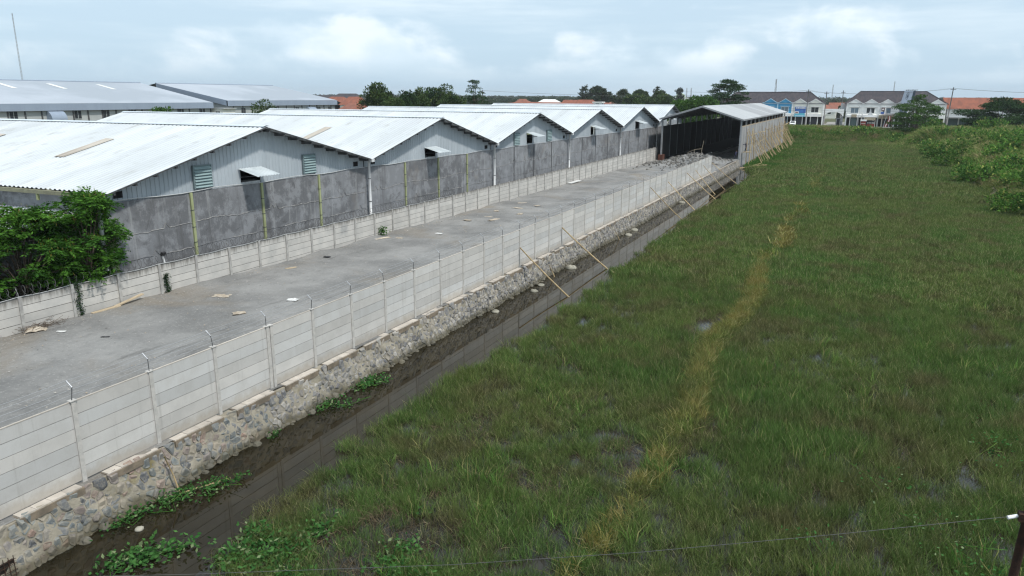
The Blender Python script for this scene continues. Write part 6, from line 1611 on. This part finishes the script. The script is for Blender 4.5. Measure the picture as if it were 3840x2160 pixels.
# ------------------------------------------------------------------ large grey warehouses far left
M['far_roof'] = pm('far_roof', (0.40, 0.435, 0.48), (0.35, 0.385, 0.43), 0.05, 0.55, c=(0.31, 0.345, 0.385), cscale=0.03, clo=0.45, chi=0.6)
M['far_fascia'] = pm('far_fascia', (0.27, 0.325, 0.40), (0.25, 0.30, 0.375), 0.2, 0.5, stretch=(1, 3, 0.3))
M['far_wall'] = pm('far_wall', (0.42, 0.44, 0.43), (0.37, 0.39, 0.385), 0.3, 0.8)
M['sheet_white'] = pm('sheet_white', (0.72, 0.73, 0.70), None, rough=0.5)
FXW = -185.0
for nm, y0, y1, zf, lb in (('A', 40, 176.4, 8.2, 'vast grey-roofed warehouse with pale roof lights beyond the nearest white roof'), ('B', 182.4, 238.2, 8.75, 'second vast grey warehouse showing its ribbed gable end')):
    o = thing('grey_warehouse', (FXW, (y0 + y1) / 2, 0), lb, 'warehouse', 'large grey warehouses')
    RZ = 14.15; RXW = -216
    MB().add([(FXW + 0.3, y0, zf), (FXW + 0.3, y1, zf), (RXW, y1, RZ), (RXW, y0, RZ), (2 * RXW - FXW, y0, zf), (2 * RXW - FXW, y1, zf)], [(0, 1, 2, 3), (3, 2, 5, 4)]).build('roof', M['far_roof'], o)
    MB().box(FXW - 0.1, FXW + 0.45, y0, y1, zf - 1.75, zf - 0.03).build('fascia', M['far_fascia'], o)
    MB().box(FXW - 0.6, FXW - 0.4, y0 + 0.5, y1 - 0.5, -0.5, zf - 1.6).build('wall', M['far_wall'], o)
    MB().prism([(FXW + 0.4, y0, zf - 1.7), (RXW, y0, RZ - 1.7), (RXW, y0, RZ), (FXW + 0.4, y0, zf)], (0, 0.2, 0)).build('verge_fascia', M['far_fascia'], o)
    MB().prism([(FXW - 0.5, y0 + 0.6, 0), (2 * RXW - FXW, y0 + 0.6, 0), (2 * RXW - FXW, y0 + 0.6, zf - 1.5), (RXW, y0 + 0.6, RZ - 1.5), (FXW - 0.5, y0 + 0.6, zf - 1.5)], (0, 0.2, 0)).build('gable_wall', M['far_wall'], o)
    MB().rod((RXW, y0, RZ + 0.05), (RXW, y1, RZ + 0.05), 0.2, 6).build('ridge_cap', M['far_fascia'], o)
    y = y0 + 3
    while y < y1:
        MB().box(FXW - 0.42, FXW - 0.18, y - 0.15, y + 0.15, -0.5, zf - 1.72).build('pilaster', M['dark_steel'], o); y += 4.15
    wins = [105.8, 114.9, 131.4, 139.6, 148.0, 164.5, 172.6] if nm == 'A' else [189.7, 201.0, 216.0, 228.0, 234.5]
    for yy in wins:
        wv = MB().box(FXW - 0.41, FXW - 0.3, yy - 1.0, yy + 1.0, 4.2, 6.42).build('window', M['far_wall'], o)
        for s_ in (-1, 1): MB().box(FXW - 0.3, FXW - 0.27, yy + 0.5 * s_ - 0.42, yy + 0.5 * s_ + 0.42, 4.35, 6.35).build('pane', M['glass'], wv)
    for yy in ([123.0] if nm == 'A' else [221.0]):
        g = MB(); n = 8; pr = [(FXW - 0.4, 6.4)] + [(FXW - 0.4 + 2.2 * math.sin(math.pi / 2 * k / n), 4.2 + 2.2 * math.cos(math.pi / 2 * k / n)) for k in range(n + 1)] + [(FXW - 0.4, 4.2)]
        g.prism([(a, yy, b_) for a, b_ in pr], (0, 4.0, 0)).build('curved_hood', M['far_fascia'], o)
    if nm == 'A':
        for yy in (110, 127.5, 141.5, 157):
            k0, k1 = 0.62, 0.86; f_ = lambda k, y: (FXW + (RXW - FXW) * k, y, zf + (RZ - zf) * k + 0.08)
            MB().quad(f_(k0, yy), f_(k0, yy + 1.4), f_(k1, yy + 1.4), f_(k1, yy)).build('roof_light', M['sheet_white'], o)
    else:
        MB().add([(FXW + 0.4, 238.3, 8.5), (FXW + 0.4, 250, 4.6), (-215, 250, 4.6), (-215, 238.3, 8.5)], [(0, 1, 2, 3)]).build('lean_to_roof', M['far_fascia'], o)
        MB().box(FXW - 0.6, FXW - 0.3, 238.4, 249, -0.5, 4.4).build('lean_to_wall', M['shed_dark'], o)
ab = thing('small_annexe', (-183, 179.5, 0), 'small pale annexe in the gap between the two grey warehouses', 'annexe')
MB().box(-186, -181.5, 177, 182.2, -0.5, 6.3).build('walls', M['cream'], ab); MB().box(-186.3, -180.8, 176.8, 182.3, 6.3, 6.5).build('roof', M['shed_roof'], ab); window(ab, -184.5, -182.5, 4.2, 5.6, M['glass'], 176.99)

# ------------------------------------------------------------------ town behind
def house(x, y, w_, d_, h, rh, wall, roof, label, rz=0.0, gx_=True, group='far houses'):
    o = thing('house', (x, y, 0), label, 'house', group)
    z0 = 0.0
    MB().box(x - w_ / 2, x + w_ / 2, y - d_ / 2, y + d_ / 2, z0, h).build('wall', wall, o)
    e = 0.5
    if gx_: vs = [(x - w_ / 2 - e, y - d_ / 2 - e, h - 0.15), (x + w_ / 2 + e, y - d_ / 2 - e, h - 0.15), (x + w_ / 2 + e, y + d_ / 2 + e, h - 0.15), (x - w_ / 2 - e, y + d_ / 2 + e, h - 0.15), (x - w_ / 2 + w_ * 0.18, y, h + rh), (x + w_ / 2 - w_ * 0.18, y, h + rh)]
    else: vs = [(x - w_ / 2 - e, y - d_ / 2 - e, h - 0.15), (x + w_ / 2 + e, y - d_ / 2 - e, h - 0.15), (x + w_ / 2 + e, y + d_ / 2 + e, h - 0.15), (x - w_ / 2 - e, y + d_ / 2 + e, h - 0.15), (x - w_ / 2 - e, y, h + rh), (x + w_ / 2 + e, y, h + rh)]
    MB().add(vs, [(0, 1, 5, 4), (1, 2, 5), (2, 3, 4, 5), (3, 0, 4), (3, 2, 1, 0)]).build('roof', roof, o)
    for k in range(max(1, int(w_ / 4))):
        xx = x - w_ / 2 + (k + 0.5) * w_ / max(1, int(w_ / 4))
        MB().box(xx - 0.7, xx + 0.7, y - d_ / 2 - 0.05, y - d_ / 2 + 0.02, h - 2.2, h - 0.8).build('window', M['glass'], o)
    return o


house(-120, 297, 48, 9, 6.4, 1.8, M['white'], M['tile_red'], 'long low red-tiled building just above the last white ridges')
house(-99.5, 285, 9, 7, 7.2, 2.2, M['white'], M['tile_red'], 'taller red-tiled house at the end of the long red roof')
house(-93, 293, 12, 6, 5.6, 1.6, M['cream'], M['tile_red2'], 'low reddish roof right of the taller red-tiled house')
o = thing('rooftop_cabin', (-65.1, 197.1, 0), 'small white cabin showing over the farthest white ridge', 'cabin')
MB().box(-66.2, -64.0, 196, 198.2, -0.5, 9.0).build('walls', M['white'], o); MB().box(-66.5, -63.7, 195.7, 198.5, 9.0, 9.25).build('roof', M['white'], o); MB().box(-63.99, -63.95, 196.5, 197.7, 8.1, 8.8).build('window', M['glass'], o); MB().box(-65.6, -64.6, 195.95, 195.99, 8.1, 8.8).build('window', M['glass'], o)
for k, (x, y) in enumerate(((-91.6, 173.8), (-90.0, 174.6))):
    o = thing('water_tank', (x, y, 0), ['left', 'right'][k] + ' red water tank of the pair behind the white ridges', 'tank', 'red water tanks')
    M['tank_red'] = M.get('tank_red') or pm('tank_red', (0.45, 0.03, 0.04), None, rough=0.4)
    MB().tube([(x, y, 6.9), (x, y, 8.15)], 0.62, 14).build('barrel', M['tank_red'], o, False); MB().tube([(x, y, 8.15), (x, y, 8.3)], 0.4, 12, 0.2).build('lid', M['tank_red'], o); MB().box(x - 0.7, x + 0.7, y - 0.7, y + 0.7, 6.75, 6.9).build('stand', M['pole'], o); MB().box(x - 0.1, x + 0.1, y - 0.1, y + 0.1, -0.5, 6.75).build('stand_leg', M['pole'], o)
HL = [(-194.7, 251.6, 10, 8, 7.6, 2.4, M['white'], M['tile_red'], 'dull red house roof just past the grey warehouse end'), (-175.7, 237.5, 8, 8, 7.2, 2.9, M['cream'], M['tile_red'], 'tall orange-roofed house with a finial left of the utility pole'),
      (-166.3, 224.5, 8, 7, 5.8, 2.0, M['cream'], M['tile_red2'], 'grey-gabled house below the orange-roofed one'), (-152.0, 212.4, 9, 7, 5.7, 2.2, M['white'], M['tile_red'], 'orange roof at the foot of the utility pole'),
      (-208, 262, 14, 9, 8.4, 2.2, M['cream'], M['tile_dark'], 'dark hipped house roof beyond the grey warehouse'), (-226, 300, 16, 9, 8.6, 2.8, M['cream'], M['tile_dark'], 'purple-brown hipped roof on the skyline past the grey warehouse')]
for a in HL: house(*a)
# mosque
mq = thing('mosque', (-117.4, 538, 0), 'pale green mosque dome on the far skyline', 'mosque')
M['dome'] = pm('dome', (0.50, 0.62, 0.42), (0.44, 0.56, 0.38), 0.3, 0.5)
MB().sphere((-117.4, 538, 10.0), 3.6, 18, 10, 0.95).build('dome', M['dome'], mq, True); MB().box(-125, -108, 534, 546, 0, 10.2).build('hall', M['white'], mq); MB().tube([(-117.4, 538, 13.2), (-117.4, 538, 15.0)], 0.16, 6, 0.03).build('finial', M['dome'], mq)
# rows of red-roofed houses seen in the gaps and along the skyline
hr = random.Random(5); hs = []
for k in range(46):
    u = hr.random(); px_ = (2960 + 900 * u) if k < 30 else (1950 + 560 * u)
    d_ = hr.uniform(330, 640) if k < 30 else hr.uniform(360, 620)
    q = fw + rt2 * ((px_ - 1920) / 2758.8) + up2 * ((1080 - 370) / 2758.8); x, y = q.x * d_, q.y * d_
    if any(abs(x - a) < 11 and abs(y - b_) < 11 for a, b_, _ in hs): continue
    hs.append((x, y, px_))
hs.sort(key=lambda a: a[2])
for k, (x, y, px_) in enumerate(hs):
    rf = hr.choice([M['tile_red'], M['tile_red2'], M['tile_red2'], M['tile_red'], M['sheet_white'] if k % 5 == 0 else M['tile_red2']]); tall = hr.uniform(4.2, 6.8)
    house(x, y, hr.uniform(8, 15), hr.uniform(6, 10), tall, hr.uniform(1.6, 2.6), hr.choice([M['white'], M['cream'], M['cream']]), rf,
          '%s far %s-roofed house, counting from the left behind shops and trees' % ((ORD[:30] + ['thirty-%s' % o_ for o_ in ORD[:9]] + ['fortieth'] + ['forty-%s' % o_ for o_ in ORD[:9]])[k], 'white' if rf == M['sheet_white'] else 'red'), 0, hr.random() < 0.6)
# far-off wood and orchards that read as one mass
FS = []
for k in range(4):
    gs = np.random.default_rng(700 + k); cl = []
    for j in range(18):
        a = gs.random() * 6.283; rr = 3.2 * gs.random() ** 0.5; zz = gs.random(); r_ = gs.uniform(1.1, 1.9); cl.append(((rr * math.cos(a), rr * math.sin(a), 2.6 + 6.2 * zz * (1.05 - rr / 6)), (r_, r_, r_ * 0.75)))
    V, F = clump_leaves(gs, cl, 17, 1.5, 1.0)
    FS.append(npmesh('far_tree', V, F, M['leaf_far']))
SRC_F = source('far_tree_source', FS)
n = 9000; ang = g_ang = np.random.default_rng(8).uniform(-0.95, 0.95, n); gd = np.random.default_rng(9); dist = 330 + 2100 * gd.random(n) ** 1.3
a_ = yaw - ang; x = -np.sin(a_) * dist; y = np.cos(a_) * dist
keep = (vnoise(x, y, 60, 61) > np.clip(0.52 - (dist - 400) / 2200, 0.12, 0.6)) & ((np.abs(x + 120) > 34) | (y > 330) | (y < 250))
keep &= ~((x < -160) & (dist < 420)) & ~((x < -140) & (x > -260) & (y < 300))
for (hx, hy, _) in hs: keep &= ((x - hx) ** 2 + (y - hy) ** 2 > 90) & ~((np.abs(x - hx * (y / hy)) < 5) & (y < hy) & (y > hy - 40))
x, y, dist = x[keep], y[keep], dist[keep]; n = len(x)
s_ = gd.uniform(0.55, 1.0, n) * np.where(dist < 700, 0.72, 1.0) * np.where(dist > 1100, 1.25, 1.0); rot = np.zeros((n, 3)); rot[:, 2] = gd.uniform(0, 6.283, n)
scatter('distant_woods', np.stack([x, y, np.full(n, 0.0)], 1), rot, np.stack([s_ * 1.25, s_ * 1.25, s_], 1), gd.integers(0, 4, n), SRC_F, 'distant belt of trees between the houses up to the skyline', 'woods')

# ------------------------------------------------------------------ rusty post and wire near the camera
rp = thing('rusty_post', (2.9, 12.0, -1.4), 'dark rusty post at the picture corner carrying a thin wire', 'post')
MB().tube([(2.80, 11.85, -1.8), (2.86, 11.98, 3.5), (2.93, 12.13, 4.75)], 0.062, 10).build('shaft', M['rust'], rp, True)
MB().box(2.80, 2.98, 12.02, 12.16, 4.5, 4.62).build('clamp', M['rust'], rp)
wp = [(-13.5, 6.1, 2.35), (-9.54, 7.56, 2.71), (-5.23, 9.12, 3.2), (-2.4, 10.1, 3.65), (0.31, 11.13, 4.11), (2.84, 12.1, 4.57)]
sw_ = thing('fence_wire', (2.84, 12.1, 4.57), 'thin dark wire crossing the bottom of the view to the rusty post', 'wire')
MB().tube(wp, 0.004, 5).build('strand', M['wire'], sw_)
MB().tube([(2.66, 12.02, 4.53), (2.79, 12.08, 4.56)], 0.028, 8).build('insulator', M['white_plastic'], sw_)

# ------------------------------------------------------------------ air
M['haze'] = bpy.data.materials.new('haze'); M['haze'].use_nodes = True
t = M['haze'].node_tree; t.nodes.clear()
pv = N(t, 'ShaderNodeVolumePrincipled'); pv.inputs['Color'].default_value = (0.93, 0.97, 1.0, 1); pv.inputs['Density'].default_value = 0.00013; pv.inputs['Anisotropy'].default_value = 0.2
t.links.new(pv.outputs[0], N(t, 'ShaderNodeOutputMaterial').inputs['Volume'])
hz = MB().box(-4050, 4050, -4050, 4050, -3.0, 48.0).build('haze', M['haze']); hz['kind'] = 'stuff'; hz['label'] = 'thin pale haze in the air over the plain'; hz['category'] = 'haze'
